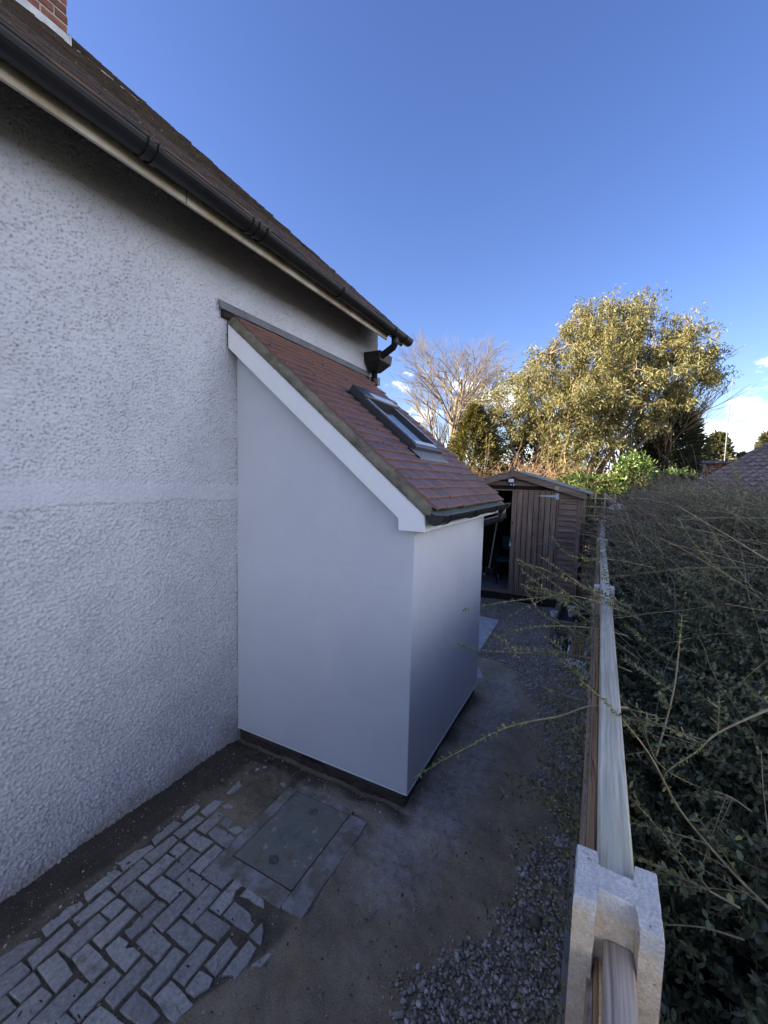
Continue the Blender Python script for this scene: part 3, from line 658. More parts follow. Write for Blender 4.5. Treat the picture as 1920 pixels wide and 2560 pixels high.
# ------------------------------------------------------------------ the house
GY = 4.48                                   # far gable
HZ = lambda x: 4.075 - 0.9 * x              # top of the roof boarding
house = thing("house", "old white roughcast house with a dark tiled roof and brick chimney", "house", (-3, 0, 0))
sw = 0.0065
yy = np.arange(0.35, GY + 1e-6, sw); zz_ = np.arange(-0.02, 3.97, sw)
Yw, Zw = np.meshgrid(yy, zz_, indexing='ij')
a1 = field(Yw.shape, sw, 0.023, 21, 0.55); a2 = field(Yw.shape, sw, 0.06, 22, 0.6); a3 = field(Yw.shape, sw, 0.7, 23); a4 = field(Yw.shape, sw, 0.019, 24, 0.4)
up = sm(2.03, 2.12, Zw + 0.012 * a3); band = sm(1.925, 1.935, Zw + 0.006 * a3) * (1 - sm(2.03, 2.05, Zw + 0.006 * a3))
low = (np.clip(a1, -0.9, 2.2) * 0.0048 + a2 * 0.0012 + a4 * 0.0016)
hi = np.clip(a4, -1.3, 1.5) * 0.0040 + a1 * 0.0016
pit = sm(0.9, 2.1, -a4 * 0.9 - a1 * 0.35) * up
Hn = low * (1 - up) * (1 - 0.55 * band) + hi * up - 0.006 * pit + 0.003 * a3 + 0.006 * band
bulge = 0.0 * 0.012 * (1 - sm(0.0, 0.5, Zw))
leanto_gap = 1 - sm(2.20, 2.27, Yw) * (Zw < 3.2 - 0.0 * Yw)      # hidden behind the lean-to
pit_shade = np.maximum(pit, (1 - up) * (1 - 0.7 * band) * 0.62 * sm(0.35, 1.6, -a1 - 0.3 * a2))  # below the band, occlusion shade of the hollows is put into the colour
stain = sm(3.42, 3.82, Zw + 0.03 * a3 + 0.010 * a2) * 0.95
stain = stain + 0.25 * sm(4.2, 4.45, Yw) * up
splash = (1 - sm(0.0, 0.24, Zw + 0.05 * a3)) * 0.9
X_ = Hn + bulge
V = np.stack([X_, Yw, Zw], -1).reshape(-1, 3)
wall = add("wall", mesh_np("wall", V, grid_faces(*Yw.shape), 'roughcast', True, {'pit': pit_shade, 'stain': stain, 'splash': splash}), house)
gable = [(-12.9, -0.1), (-0.012, -0.1), (-0.012, 3.99), (-6.4, 9.70), (-12.9, 3.90)]
MB().prism(gable, 'y', -9.0, GY - 0.003).build("wall_core", "roughcast", house)
bx("wall", "roughcast", house, -0.05, 0.012, -9.0, 0.351, -0.1, 3.76, 0)
# roof deck, rafters, tiles
ang = math.atan(0.9); ca, sa = math.cos(ang), math.sin(ang)
roof = MB().add([(0.40, -9.2, HZ(0.40) - 0.03), (0.40, 4.40, HZ(0.40) - 0.03), (-6.4, 4.40, HZ(-6.4) - 0.03), (-6.4, -9.2, HZ(-6.4) - 0.03),
                 (0.40, -9.2, HZ(0.40) - 0.06), (0.40, 4.40, HZ(0.40) - 0.06), (-6.4, 4.40, HZ(-6.4) - 0.06), (-6.4, -9.2, HZ(-6.4) - 0.06)],
                [(0, 1, 2, 3), (7, 6, 5, 4), (0, 4, 5, 1), (1, 5, 6, 2), (2, 6, 7, 3), (3, 7, 4, 0)]).build("roof", "old_tile", house)
MB().add([(-6.4, -9.2, HZ(-6.4) - 0.06), (-6.4, 4.40, HZ(-6.4) - 0.06), (-13.2, 4.40, 3.5), (-13.2, -9.2, 3.5), (-6.4, -9.2, HZ(-6.4) - 0.02), (-6.4, 4.40, HZ(-6.4) - 0.02), (-13.2, 4.40, 3.54), (-13.2, -9.2, 3.54)],
         [(3, 2, 1, 0), (4, 5, 6, 7), (0, 1, 5, 4), (1, 2, 6, 5), (2, 3, 7, 6), (3, 0, 4, 7)]).build("rear_roof", "old_tile", house)
def tile_mesh(w, l, th, camber, name, mat):
    """a slightly cambered plain tile: x down the slope, y across; lower edge at x=0 running up to -l"""
    Vt = []; Ft = []
    cols = [-w / 2, 0, w / 2]
    for k, x_ in enumerate((0.0, -0.006, -l)):
        for y_ in cols:
            cz = camber * (1 - (2 * y_ / w) ** 2)
            Vt.append((x_, y_, cz + (th if k else th - 0.003)))
    for x_ in (0.0, -l):
        for y_ in cols: Vt.append((x_, y_, camber * (1 - (2 * y_ / w) ** 2)))
    for k in range(2):
        for j in range(2): Ft.append((k * 3 + j, k * 3 + j + 1, k * 3 + j + 4, k * 3 + j + 3))
    Ft += [(9, 10, 1, 0), (10, 11, 2, 1), (9, 0, 3, 6, 12), (11, 14, 8, 5, 2), (9, 12, 13, 10), (10, 13, 14, 11), (12, 6, 7, 13), (13, 7, 8, 14)]
    me = bpy.data.meshes.new(name); me.from_pydata(Vt, [], Ft); me.validate(); 
    bm = bmesh.new(); bm.from_mesh(me); bmesh.ops.recalc_face_normals(bm, faces=bm.faces); bm.to_mesh(me); bm.free()
    ed = np.zeros(len(Vt), np.float32); ed[:3] = 1; ed[9:12] = 1
    a = me.attributes.new('edge', 'FLOAT', 'POINT'); a.data.foreach_set('value', ed)
    me.materials.append(M[mat]); return me
def place_tile(me, org, dvec, nvec, tilt, name, parent, rg, jit=0.002):
    d = (dvec * math.cos(tilt) + nvec * math.sin(tilt)).normalized(); yv = Vector((0, 1, 0)); nn = d.cross(yv).normalized()
    mt_ = Matrix((d, yv, nn)).transposed().to_4x4()
    mt_ = mt_ @ Matrix.Rotation(rg.normal(0, 0.008), 4, 'Z') @ Matrix.Rotation(rg.normal(0, 0.006), 4, 'X')
    mt_.translation = org + d * rg.normal(0, jit) + nn * abs(rg.normal(0, 0.001))
    o = bpy.data.objects.new(name, me); COL.objects.link(o); o.matrix_basis = mt_; setparent(o, parent); return o
rg = np.random.default_rng(31)
dH = Vector((ca, 0, -sa)); nH = Vector((sa, 0, ca))
old_tiles = [tile_mesh(0.160, 0.17, 0.017, c_, "old_roof_tile", "old_tile") for c_ in (0.001, 0.004, 0.006)]
gauge = 0.098; cnt = 0; rest = MB()
smax = 6.8 / ca
for ci in range(int(smax / gauge)):
    s_ = ci * gauge; base = Vector((0.43, 0, HZ(0.43))) - dH * s_
    off = 0.0825 if ci % 2 else 0.0
    ns = 0
    y_ = 4.41 - 0.08 + (rg.normal(0, 0.006))
    y_ -= off * 0.5 if ci % 2 else 0
    while y_ > (0.45 if ci < 40 else 1.2):
        org = base + Vector((0, y_, 0)) + nH * (0.012 + abs(rg.normal(0, 0.002)))
        if ci < 12:
            place_tile(old_tiles[int(rg.integers(3))], org, dH, nH, 0.10, "roof_tile", roof, rg, 0.005); cnt += 1
        else:
            d_ = (dH * math.cos(0.10) + nH * math.sin(0.10)); e = Vector((0, 1, 0)); nn = d_.cross(e)
            lift = abs(rg.normal(0, 0.005)); sh = rg.normal(0, 0.007)
            rest.obox(org + d_ * (sh - 0.06) + nn * (0.007 + lift), d_ * 0.06, e * 0.0795 + nn * rg.normal(0, 0.003), nn * 0.009)
        y_ -= 0.1645
tag(rest.build("upper_roof_tiles", "old_tile", roof), None, None, None, "stuff")
# pale mortar line up the roof beside the chimney
ml = MB()
for k in range(26):
    s_ = rg.uniform(0, 1); x_ = -2.50 - 0.75 * s_ * 0.2 - rg.uniform(0, .05); y_ = 2.56 + 0.75 * s_ + rg.normal(0, 0.015)
    p = Vector((x_, y_, HZ(x_) + 0.030 + 0.012)); q = rg.uniform(0.012, 0.035)
    ml.obox(p, dH * q * 0.7, Vector((0, 1, 0)) * q, nH * 0.006)
ml.build("mortar_smear", "white_lead", roof, bevel=0.003)
# eaves
bx("fascia", "old_fascia", house, 0.322, 0.342, -9.0, 4.06, 3.597, 3.70, 0.003)
for fy in (1.62, 3.31):
    bx("fascia_joint", "dark_wood", house, 0.3395, 0.3432, fy, fy + 0.004, 3.597, 3.70, 0)
for k in range(12):
    y_ = 0.55 + k * 0.36
    mb = MB(); mb.obox((0.155, y_, 3.855), Vector((0.165, 0, -0.1485)), Vector((0, 0.022, 0)), Vector((0.034, 0, 0.0375))); mb.build("rafter_tail", "dark_wood", house)
def half_gutter(cx, cz, r, y0, y1, th=0.004, segs=12, flat=False):
    out = [(cx + r * math.cos(math.pi + math.pi * k / segs), cz + r * math.sin(math.pi + math.pi * k / segs)) for k in range(segs + 1)]
    inn = [(cx + (r - th) * math.cos(math.pi + math.pi * k / segs), cz + (r - th) * math.sin(math.pi + math.pi * k / segs)) for k in range(segs, -1, -1)]
    return MB().prism(out + inn, 'y', y0, y1)
g = half_gutter(0.407, 3.695, 0.062, -9.0, 4.46, 0.005).build("gutter", "gutter_iron", house)
MB().tube([(0.468, -9.0, 3.697), (0.468, 4.46, 3.697)], 0.0075, 8).build("gutter_rim", "rim", g)
MB().prism([(0.407 + 0.058 * math.cos(math.pi + math.pi * k / 12), 3.695 + 0.058 * math.sin(math.pi + math.pi * k / 12)) for k in range(13)], 'y', 4.452, 4.458).build("stop_end", "gutter_iron", g)
for y_ in (1.325, 1.375, 2.00, 2.05, 2.12, 3.02, 4.02, 4.28):
    half_gutter(0.407, 3.698, 0.072, y_, y_ + 0.026, 0.008).build("gutter_clip", "gutter_iron", g)
# swan neck, hopper head and downpipe at the far corner
dpm = MB().tube([(0.40, 4.13, 3.66), (0.40, 4.13, 3.575), (0.37, 4.15, 3.545), (0.14, 4.22, 3.46), (0.10, 4.235, 3.43), (0.10, 4.24, 3.38)], 0.038, 12)
dp = dpm.build("swan_neck_pipe", "gutter_iron", house, smooth=True)
hp = MB(); V8 = []
for (z_, x0, x1, y0, y1) in ((3.33, 0.03, 0.13, 4.22, 4.33), (3.43, 0.012, 0.215, 4.14, 4.42), (3.53, 0.012, 0.225, 4.13, 4.43)):
    V8 += [(x0, y0, z_), (x1, y0, z_), (x1, y1, z_), (x0, y1, z_)]
hp.add(V8, [(3, 2, 1, 0)] + [(r_ * 4 + a, r_ * 4 + (a + 1) % 4, r_ * 4 + 4 + (a + 1) % 4, r_ * 4 + 4 + a) for r_ in range(2) for a in range(4)] + [(8, 9, 10, 11)])
hp.build("hopper_head", "gutter_iron", house, bevel=0.006)
MB().tube([(0.075, 4.275, 3.35), (0.075, 4.275, 0.2)], 0.034, 12).build("downpipe", "gutter_iron", house, smooth=True)
MB().tube([(0.075, 4.275, 3.26), (0.075, 4.275, 3.20)], 0.042, 12).build("pipe_collar", "gutter_iron", house)
# chimney: bricks one by one
ch = bx("chimney", "chimney_mortar", house, -3.25, -2.462, 1.10, 2.452, 5.6, 8.6, 0)
bm_ = MB().box(-0.04, 0.004, -0.108, 0.108, -0.036, 0.036).mesh("brick", "brick", bevel=0.006)
bm2 = MB().box(-0.104, 0.104, -0.04, 0.004, -0.036, 0.036).mesh("brick", "brick", bevel=0.006)
rg = np.random.default_rng(41)
for r_ in range(22):
    z_ = 6.44 + r_ * 0.088
    for k in range(6):
        y_ = 2.455 - 0.112 - k * 0.23 - (0.115 if r_ % 2 else 0)
        if y_ < 1.2: continue
        b_ = bpy.data.objects.new("brick", bm_); COL.objects.link(b_); b_.location = (-2.463 + rg.normal(0.004, 0.002), y_, z_); setparent(b_, ch)
    if r_ % 2:
        b_ = bpy.data.objects.new("brick", bm_); COL.objects.link(b_); b_.location = (-2.459, 2.455 - 0.052, z_); b_.scale = (1, 0.5, 1); setparent(b_, ch)
    for k in range(3):
        b_ = bpy.data.objects.new("brick", bm2); COL.objects.link(b_); b_.location = (-2.60 - k * 0.23 - (0.1 if r_ % 2 else 0), 2.455, z_); setparent(b_, ch)
fl = MB()
fl.box(-2.50, -2.444, 1.05, 2.475, HZ(-2.46) - 0.05, 6.40)
fl.build("chimney_flashing", "white_lead", ch, bevel=0.006)
fl = MB().add([(-2.44, 2.462, HZ(-2.44) + 0.02), (-3.2, 2.462, HZ(-3.2) + 0.02), (-3.2, 2.462, HZ(-3.2) + 0.15), (-2.44, 2.462, 6.40), (-2.44, 2.478, HZ(-2.44) + 0.02), (-3.2, 2.478, HZ(-3.2) + 0.02), (-3.2, 2.478, HZ(-3.2) + 0.15), (-2.44, 2.478, 6.40)], [(0, 1, 2, 3), (7, 6, 5, 4), (0, 4, 5, 1), (1, 5, 6, 2), (2, 6, 7, 3), (3, 7, 4, 0)])
fl.build("side_flashing", "white_lead", ch)

# ------------------------------------------------------------------ the lean-to
LY0, LY1, LX, LZB = 2.295, 3.98, 1.48, 0.117
lt = thing("lean_to_extension", "small new white rendered lean-to with a red clay tiled roof", "extension", (0.75, 3.1, 0))
RZ = lambda x: 3.285 - 0.825 * x
body = MB().prism([(0.005, LZB), (LX, LZB), (LX, 1.86), (0.005, RZ(0) - 0.16)], 'y', LY0, LY1)
body.build("wall", "render", lt, bevel=0.0025, seg=2)
MB().box(0.0, LX - 0.03, LY0 + 0.03, LY1 - 0.03, -0.1, LZB).build("plinth", "dark_mortar", lt)
pl = [o for o in lt.children if o.name.startswith("plinth")][0]
pb = MB().box(-0.098, 0.098, -0.004, 0.02, -0.026, 0.026).mesh("brick", "plinth_brick", bevel=0.004)
rg = np.random.default_rng(51)
for r_ in range(2):
    z_ = 0.022 + r_ * 0.062
    for k in range(8):
        x_ = LX - 0.03 - 0.10 - k * 0.207 + (0.1 if r_ else 0)
        if x_ > LX - 0.12: x_ = LX - 0.03 - 0.05; sc_ = 0.5
        else: sc_ = 1
        if x_ < 0.1: continue
        if r_ == 1 and 0.62 < x_ < 0.80: continue
        b_ = bpy.data.objects.new("brick", pb); COL.objects.link(b_); b_.location = (x_, LY0 + 0.028 + rg.normal(0, 0.002), z_ + rg.normal(0, 0.002)); b_.scale = (sc_, 1, 1); setparent(b_, pl)
    for k in range(8):
        y_ = LY0 + 0.03 + 0.10 + k * 0.207 - (0.1 if r_ else 0)
        if y_ < LY0 + 0.1: continue
        b_ = bpy.data.objects.new("brick", pb); COL.objects.link(b_); b_.rotation_euler = (0, 0, math.pi / 2); b_.location = (LX - 0.028 + rg.normal(0, 0.002), y_, z_); setparent(b_, pl)
ab = MB()
for k in range(7): ab.box(0.625 + k * 0.026, 0.641 + k * 0.026, LY0 + 0.022, LY0 + 0.04, 0.062, 0.110)
ab.box(0.612, 0.815, LY0 + 0.030, LY0 + 0.05, 0.058, 0.113)
ab.build("air_brick", "dark_wood", pl)
# drip bead under the render
MB().box(0.005, LX + 0.003, LY0 - 0.003, LY0 + 0.02, LZB - 0.008, LZB - 0.001).box(LX - 0.02, LX + 0.003, LY0 + 0.02, LY1, LZB - 0.008, LZB - 0.001).build("drip_bead", "upvc", lt)
barge = [(0.02, 3.026), (1.414, 1.878), (1.416, 1.808), (1.583, 1.808), (1.583, 1.918), (0.02, 3.210)]
MB().prism(barge, 'y', 2.198, 2.2935).build("barge_board", "upvc", lt, bevel=0.003, seg=2)
MB().prism([(0.005, 3.05), (0.02, 3.026), (0.02, 3.21), (0.005, 3.22)], 'y', 2.205, 2.29).build("wall_seal", "dark_mortar", lt)
bx("fascia", "upvc", lt, 1.561, 1.582, 2.2945, 4.11, 1.810, 1.926, 0.002)
bx("soffit", "upvc", lt, LX - 0.01, 1.560, 2.2945, 4.10, 1.803, 1.812, 0.001)
# roof boarding under the tiles
al = math.atan(0.825); c2, s2_ = math.cos(al), math.sin(al)
dL = Vector((c2, 0, -s2_)); nL = Vector((s2_, 0, c2)); S_END = 1.640 / c2
lroof = MB().add([(0.005, 2.23, RZ(0.005) - 0.02), (1.60, 2.23, RZ(1.60) - 0.02), (1.60, 4.14, RZ(1.60) - 0.02), (0.005, 4.14, RZ(0.005) - 0.02), (0.005, 2.23, RZ(0.005) - 0.06), (1.60, 2.23, RZ(1.60) - 0.06), (1.60, 4.14, RZ(1.60) - 0.06), (0.005, 4.14, RZ(0.005) - 0.06)],
                 [(0, 1, 2, 3), (7, 6, 5, 4), (0, 4, 5, 1), (1, 5, 6, 2), (2, 6, 7, 3), (3, 7, 4, 0)]).build("roof", "dark_wood", lt)
tm_full = [tile_mesh(0.1625, 0.165, 0.0155, c_, "roof_tile", "tile") for c_ in (0.001, 0.0025, 0.004)]
tm_half = tile_mesh(0.080, 0.165, 0.0155, 0.001, "roof_tile", "tile")
rg = np.random.default_rng(61)
GA = 0.0914; pt = 0.165; TY0, TY1 = 2.238, 4.155
SKY = (2.90, 3.505, 0.60, 1.175)           # y0, y1, x0, x1 of the roof window
ntile = 0
for ci in range(23):
    s_ = S_END - ci * GA
    if s_ < 0.10: break
    org0 = Vector((0, 0, 3.285)) + dL * s_
    y_ = TY0 + (pt / 2 if ci % 2 == 0 else pt / 4 - 0.001); half = ci % 2 == 1
    while y_ < TY1:
        me_ = tm_half if half else tm_full[int(rg.integers(3))]; wd = 0.08 if half else 0.1625
        xc = org0.x - 0.045
        inside = (y_ + wd / 2 > SKY[0] - 0.01 and y_ - wd / 2 < SKY[1] + 0.01 and SKY[2] - 0.03 < xc < SKY[3] + 0.03)
        if not inside:
            o_ = place_tile(me_, org0 + Vector((0, y_, 0)) + nL * 0.002, dL, nL, 0.15, "roof_tile", lroof, rg, 0.0034); ntile += 1
        elif y_ - wd / 2 < SKY[0] - 0.035 and not half:
            w_ = SKY[0] - 0.012 - (y_ - wd / 2); o_ = place_tile(me_, org0 + Vector((0, y_ - wd / 2 + w_ / 2, 0)) + nL * 0.002, dL, nL, 0.15, "roof_tile", lroof, rg, 0.0022); o_.scale = (1, w_ / wd, 1)
        elif y_ + wd / 2 > SKY[1] + 0.035 and not half:
            w_ = (y_ + wd / 2) - SKY[1] - 0.012; o_ = place_tile(me_, org0 + Vector((0, y_ + wd / 2 - w_ / 2, 0)) + nL * 0.002, dL, nL, 0.15, "roof_tile", lroof, rg, 0.0022); o_.scale = (1, w_ / wd, 1)
        if half: y_ += 0.08 / 2 + pt / 2 + 0.002; half = False
        else: y_ += pt
        if y_ + pt / 2 > TY1 + 0.05: break
# verge mortar: a rough fillet from barge board to tiles
vm = MB(); nseg = 120; prof = []
fz = [rg.normal(0, 1) for _ in range(nseg + 1)]
Vv = []
for k in range(nseg + 1):
    x_ = 0.03 + (1.607 - 0.03) * k / nseg; step = ((1.64 - x_) / c2 % GA) / GA
    a_ = 0.004 * fz[k] + 0.005 * math.sin(k * 1.7)
    zt = RZ(x_) + 0.002 + 0.010 * (1 - step); zb = 3.210 + 0.018 - 0.8266 * x_
    Vv += [(x_, 2.193 + 0.2 * a_, zb - 0.016), (x_ + 0.004, 2.192 + 0.3 * a_, zb + 0.002 + 0.3 * a_), (x_, 2.212 + 0.4 * a_, zb + 0.6 * (zt - zb) - 0.006 + 0.5 * a_), (x_, 2.243, zt - 0.004), (x_, 2.29, zt - 0.03)]
vm.add(Vv, [(k * 5 + j, k * 5 + j + 1, k * 5 + j + 6, k * 5 + j + 5) for k in range(nseg) for j in range(4)] + [(0, 1, 2, 3, 4), tuple(nseg * 5 + j for j in (4, 3, 2, 1, 0))])
vm.build("verge_mortar", "verge_mortar", lt, smooth=True)
MB().add([(0.03, 4.10, RZ(0.03) - 0.07), (1.6, 4.10, RZ(1.6) - 0.07), (1.6, 4.10, RZ(1.6) - 0.005), (0.03, 4.10, RZ(0.03) - 0.005), (0.03, 4.145, RZ(0.03) - 0.07), (1.6, 4.145, RZ(1.6) - 0.07), (1.6, 4.145, RZ(1.6) - 0.005), (0.03, 4.145, RZ(0.03) - 0.005)],
         [(3, 2, 1, 0), (4, 5, 6, 7), (0, 1, 5, 4), (1, 2, 6, 5), (2, 3, 7, 6), (3, 0, 4, 7)]).build("verge_mortar", "verge_mortar", lt)
MB().prism([(0.02, RZ(0) - 0.2), (1.56, 1.70 + 0.11), (1.583, 1.83), (1.583, 1.9), (0.02, RZ(0.02) - 0.07)], 'y', 3.985, 4.09).build("rear_barge_board", "upvc", lt)
# felt support tray between tiles and gutter
MB().add([(1.586, 2.225, 1.935), (1.586, 4.13, 1.935), (1.648, 4.13, 1.900), (1.648, 2.225, 1.900), (1.586, 2.225, 1.931), (1.586, 4.13, 1.931), (1.648, 4.13, 1.896), (1.648, 2.225, 1.896)],
         [(0, 1, 2, 3), (7, 6, 5, 4), (0, 4, 5, 1), (1, 5, 6, 2), (2, 6, 7, 3), (3, 7, 4, 0)]).build("felt_tray", "felt_tray", lt)
# gutter
gt = half_gutter(1.646, 1.908, 0.054, 2.195, 4.10, 0.004, 14).build("gutter", "black_plastic", lt)
MB().tube([(1.699, 2.195, 1.909), (1.699, 4.10, 1.909)], 0.005, 8).build("gutter_lip", "black_plastic", gt)
MB().prism([(1.646 + 0.060 * math.cos(math.pi + math.pi * k / 16), 1.910 + 0.060 * math.sin(math.pi + math.pi * k / 16)) for k in range(17)], 'y', 2.184, 2.196).build("stop_end", "black_plastic", gt, bevel=0.003)
for y0_, y1_, r_ in ((2.196, 2.30, 0.060), (2.30, 2.325, 0.064), (2.86, 2.98, 0.060), (2.85, 2.865, 0.064), (2.975, 2.99, 0.064), (3.52, 3.55, 0.062), (3.93, 4.06, 0.062)):
    half_gutter(1.646, 1.910, r_, y0_, y1_, 0.006, 14).build("gutter_bracket", "black_plastic", gt)
for y0_ in (2.88, 3.52): bx("bracket_back", "black_plastic", gt, 1.583, 1.592, y0_, y0_ + 0.09, 1.84, 1.90, 0.002)
MB().prism([(1.646 + 0.060 * math.cos(math.pi + math.pi * k / 16), 1.910 + 0.060 * math.sin(math.pi + math.pi * k / 16)) for k in range(17)], 'y', 4.10, 4.112).build("stop_end", "black_plastic", gt, bevel=0.003)
MB().tube([(1.646, 3.995, 1.87), (1.646, 3.995, 1.79), (1.635, 3.998, 1.765), (1.44, 4.045, 1.70), (1.41, 4.05, 1.67), (1.405, 4.05, 0.05)], 0.034, 14).build("downpipe", "black_plastic", lt, smooth=True)
for z_ in (1.79, 1.69): MB().tube([(1.646 if z_ > 1.75 else 1.41, 3.995 if z_ > 1.75 else 4.05, z_ - 0.02), (1.646 if z_ > 1.75 else 1.41, 3.995 if z_ > 1.75 else 4.05, z_ + 0.02)], 0.040, 14).build("pipe_collar", "black_plastic", lt)
# lead flashing dressed to the wall
fw = MB(); nf = 40; Vv = []
for k in range(nf + 1):
    y_ = 2.125 + (4.235 - 2.125) * k / nf; zt = 3.338 + 0.0 * k; w_ = 0.0025 * math.sin(k * 1.3) + 0.002 * rg.normal()
    Vv += [(0.002, y_, zt + 0.006), (0.014, y_, zt), (0.020 + w_, y_, zt - 0.030), (0.034 + w_, y_, zt - 0.064), (0.040 + w_, y_, zt - 0.067)]
fw.add(Vv, [(k * 5 + j, k * 5 + j + 1, k * 5 + j + 6, k * 5 + j + 5) for k in range(nf) for j in range(4)])
fw.build("lead_flashing", "lead", lt, smooth=True)
MB().box(0.004, 0.03, 2.15, 4.24, 3.225, 3.275).build("flashing_gap", "dark_wood", lt)
MB().box(0.004, 0.075, 4.32, 4.42, 3.215, 3.30).build("flashing_end", "lead", lt)
# roof window
def onroof(x_, y_, n_): return Vector((x_, y_, RZ(x_))) + nL * n_
def rbox(mb, x0, x1, y0, y1, n0, n1):
    V_ = []
    for n_ in (n0, n1):
        for (x_, y_) in ((x0, y0), (x1, y0), (x1, y1), (x0, y1)): V_.append(onroof(x_, y_, n_))
    mb.add(V_, [(3, 2, 1, 0), (4, 5, 6, 7), (0, 1, 5, 4), (1, 2, 6, 5), (2, 3, 7, 6), (3, 0, 4, 7)]); return mb
sk = rbox(MB(), SKY[2], SKY[3], SKY[0], SKY[1], -0.03, 0.022).build("roof_window", "window_grey", lt, bevel=0.002)
for (y0_, y1_) in ((SKY[0], SKY[0] + 0.062), (SKY[1] - 0.062, SKY[1])):
    rbox(MB(), SKY[2] + 0.10, SKY[3] - 0.03, y0_, y1_, 0.022, 0.070).build("side_rail", "window_grey", sk, bevel=0.004)
rbox(MB(), SKY[2] - 0.01, SKY[2] + 0.11, SKY[0] - 0.006, SKY[1] + 0.006, 0.022, 0.088).build("top_hood", "window_grey", sk, bevel=0.006)
rbox(MB(), SKY[2] + 0.045, SKY[2] + 0.105, SKY[0] + 0.16, SKY[1] - 0.01, 0.089, 0.094).build("hood_trim", "alu", sk, bevel=0.001)
rbox(MB(), SKY[3] - 0.075, SKY[3], SKY[0] + 0.005, SKY[1] - 0.005, 0.022, 0.060).build("bottom_rail", "window_grey", sk, bevel=0.004)
rbox(MB(), SKY[3] - 0.066, SKY[3] - 0.03, SKY[0] + 0.03, SKY[1] - 0.03, 0.060, 0.064).build("bottom_trim", "alu", sk, bevel=0.001)
for y0_ in (SKY[0] + 0.050, SKY[1] - 0.062):
    rbox(MB(), SKY[2] + 0.11, SKY[3] - 0.05, y0_, y0_ + 0.010, 0.070, 0.074).build("edge_trim", "alu", sk)
rbox(MB(), SKY[2] + 0.10, SKY[3] - 0.07, SKY[0] + 0.062, SKY[1] - 0.062, 0.036, 0.042).build("pane", "glass", sk)
ap = MB(); Vv = []; na = 24
for k in range(na + 1):
    y_ = SKY[0] - 0.03 + (SKY[1] - SKY[0] + 0.02) * k / na; w_ = 0.004 * math.sin(k * 2.1) + 0.003 * rg.normal()
    Vv += [onroof(SKY[3] - 0.01, y_, 0.026), onroof(SKY[3] + 0.04, y_, 0.022), onroof(SKY[3] + 0.074 + w_, y_, 0.024 + 0.4 * abs(w_)), onroof(SKY[3] + 0.080 + w_, y_, 0.014)]
ap.add(Vv, [(k * 4 + j, k * 4 + j + 1, k * 4 + j + 5, k * 4 + j + 4) for k in range(na) for j in range(3)])
ap.build("apron_flashing", "alu", sk, smooth=True).data.materials[0] = M['lead']

# ------------------------------------------------------------------ the shed
SY = 7.5
shed = thing("shed", "brown timber garden shed with one door open and a felt roof", "shed", (1.1, SY, 0))
SXL, SXR, AX = 0.0, 2.20, 1.10
ridge, eave = 2.285, 1.955
rz_ = lambda x: ridge - (ridge - eave) * abs(x - AX) / (SXR - AX)
rg = np.random.default_rng(71)
# shiplap cladding boards on the front
bh = 0.093
k = 0
z_ = 0.20
while z_ < 2.26:
    zt = min(z_ + bh - 0.008, 2.27)
    spans = []
    if z_ < 1.98: spans = [(SXL + 0.05, 0.345), (1.862, SXR - 0.05)]
    else:
        xw = (ridge - zt) / (ridge - eave) * (SXR - AX)
        spans = [(AX - max(xw + 0.16, 0.2), AX + max(xw + 0.16, 0.2))]
        spans = [(max(spans[0][0], SXL + 0.05), min(spans[0][1], SXR - 0.05))]
    for x0, x1 in spans:
        if z_ >= 1.98:
            zl, zr = min(zt, rz_(x0)), min(zt, rz_(x1))
        else: zl, zr = zt, zt
        poly = [(x0, z_), (x1, z_), (x1, max(zr, z_ + 0.005)), (min(x1, AX + 0.02) if zl < zt else x1, zt), (max(x0, AX - 0.02) if zl < zt else x0, zt), (x0, max(zl, z_ + 0.005))] if z_ >= 1.98 else [(x0, z_), (x1, z_), (x1, zt), (x0, zt)]
        me_ = MB().add([(p[0], SY - 0.012 + 0.020 * ((p[1] - z_) / bh), p[1]) for p in poly] + [(p[0], SY + 0.018, p[1]) for p in poly],
                       [tuple(range(len(poly))), tuple(range(2 * len(poly) - 1, len(poly) - 1, -1))] + [(i, (i + 1) % len(poly), len(poly) + (i + 1) % len(poly), len(poly) + i) for i in range(len(poly))])
        me_.build("cladding_board", "shed_h", shed)
    z_ += bh; k += 1
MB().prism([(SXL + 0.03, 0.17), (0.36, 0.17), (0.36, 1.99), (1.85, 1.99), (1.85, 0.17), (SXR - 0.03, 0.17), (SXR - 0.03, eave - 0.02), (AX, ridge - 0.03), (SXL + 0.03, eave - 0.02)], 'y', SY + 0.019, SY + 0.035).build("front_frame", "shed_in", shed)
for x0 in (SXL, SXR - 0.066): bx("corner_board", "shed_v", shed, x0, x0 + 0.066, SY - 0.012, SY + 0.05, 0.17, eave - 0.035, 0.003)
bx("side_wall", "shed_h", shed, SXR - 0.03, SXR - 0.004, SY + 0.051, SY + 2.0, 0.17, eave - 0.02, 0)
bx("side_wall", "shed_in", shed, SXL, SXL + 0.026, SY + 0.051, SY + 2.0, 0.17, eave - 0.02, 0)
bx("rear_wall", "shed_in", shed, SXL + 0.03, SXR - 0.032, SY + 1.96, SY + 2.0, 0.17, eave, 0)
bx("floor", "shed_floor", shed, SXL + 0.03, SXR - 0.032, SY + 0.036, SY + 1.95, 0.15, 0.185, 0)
bx("threshold", "shed_h", shed, 0.36, 1.85, SY - 0.01, SY + 0.035, 0.135, 0.188, 0.003)
bx("bearer", "dark_wood", shed, SXL, SXR, SY - 0.03, SY + 0.05, 0.0, 0.13, 0.004)
bx("door_head", "rail_wood", shed, 0.36, 1.85, SY - 0.006, SY + 0.015, 1.972, 1.990, 0.001)
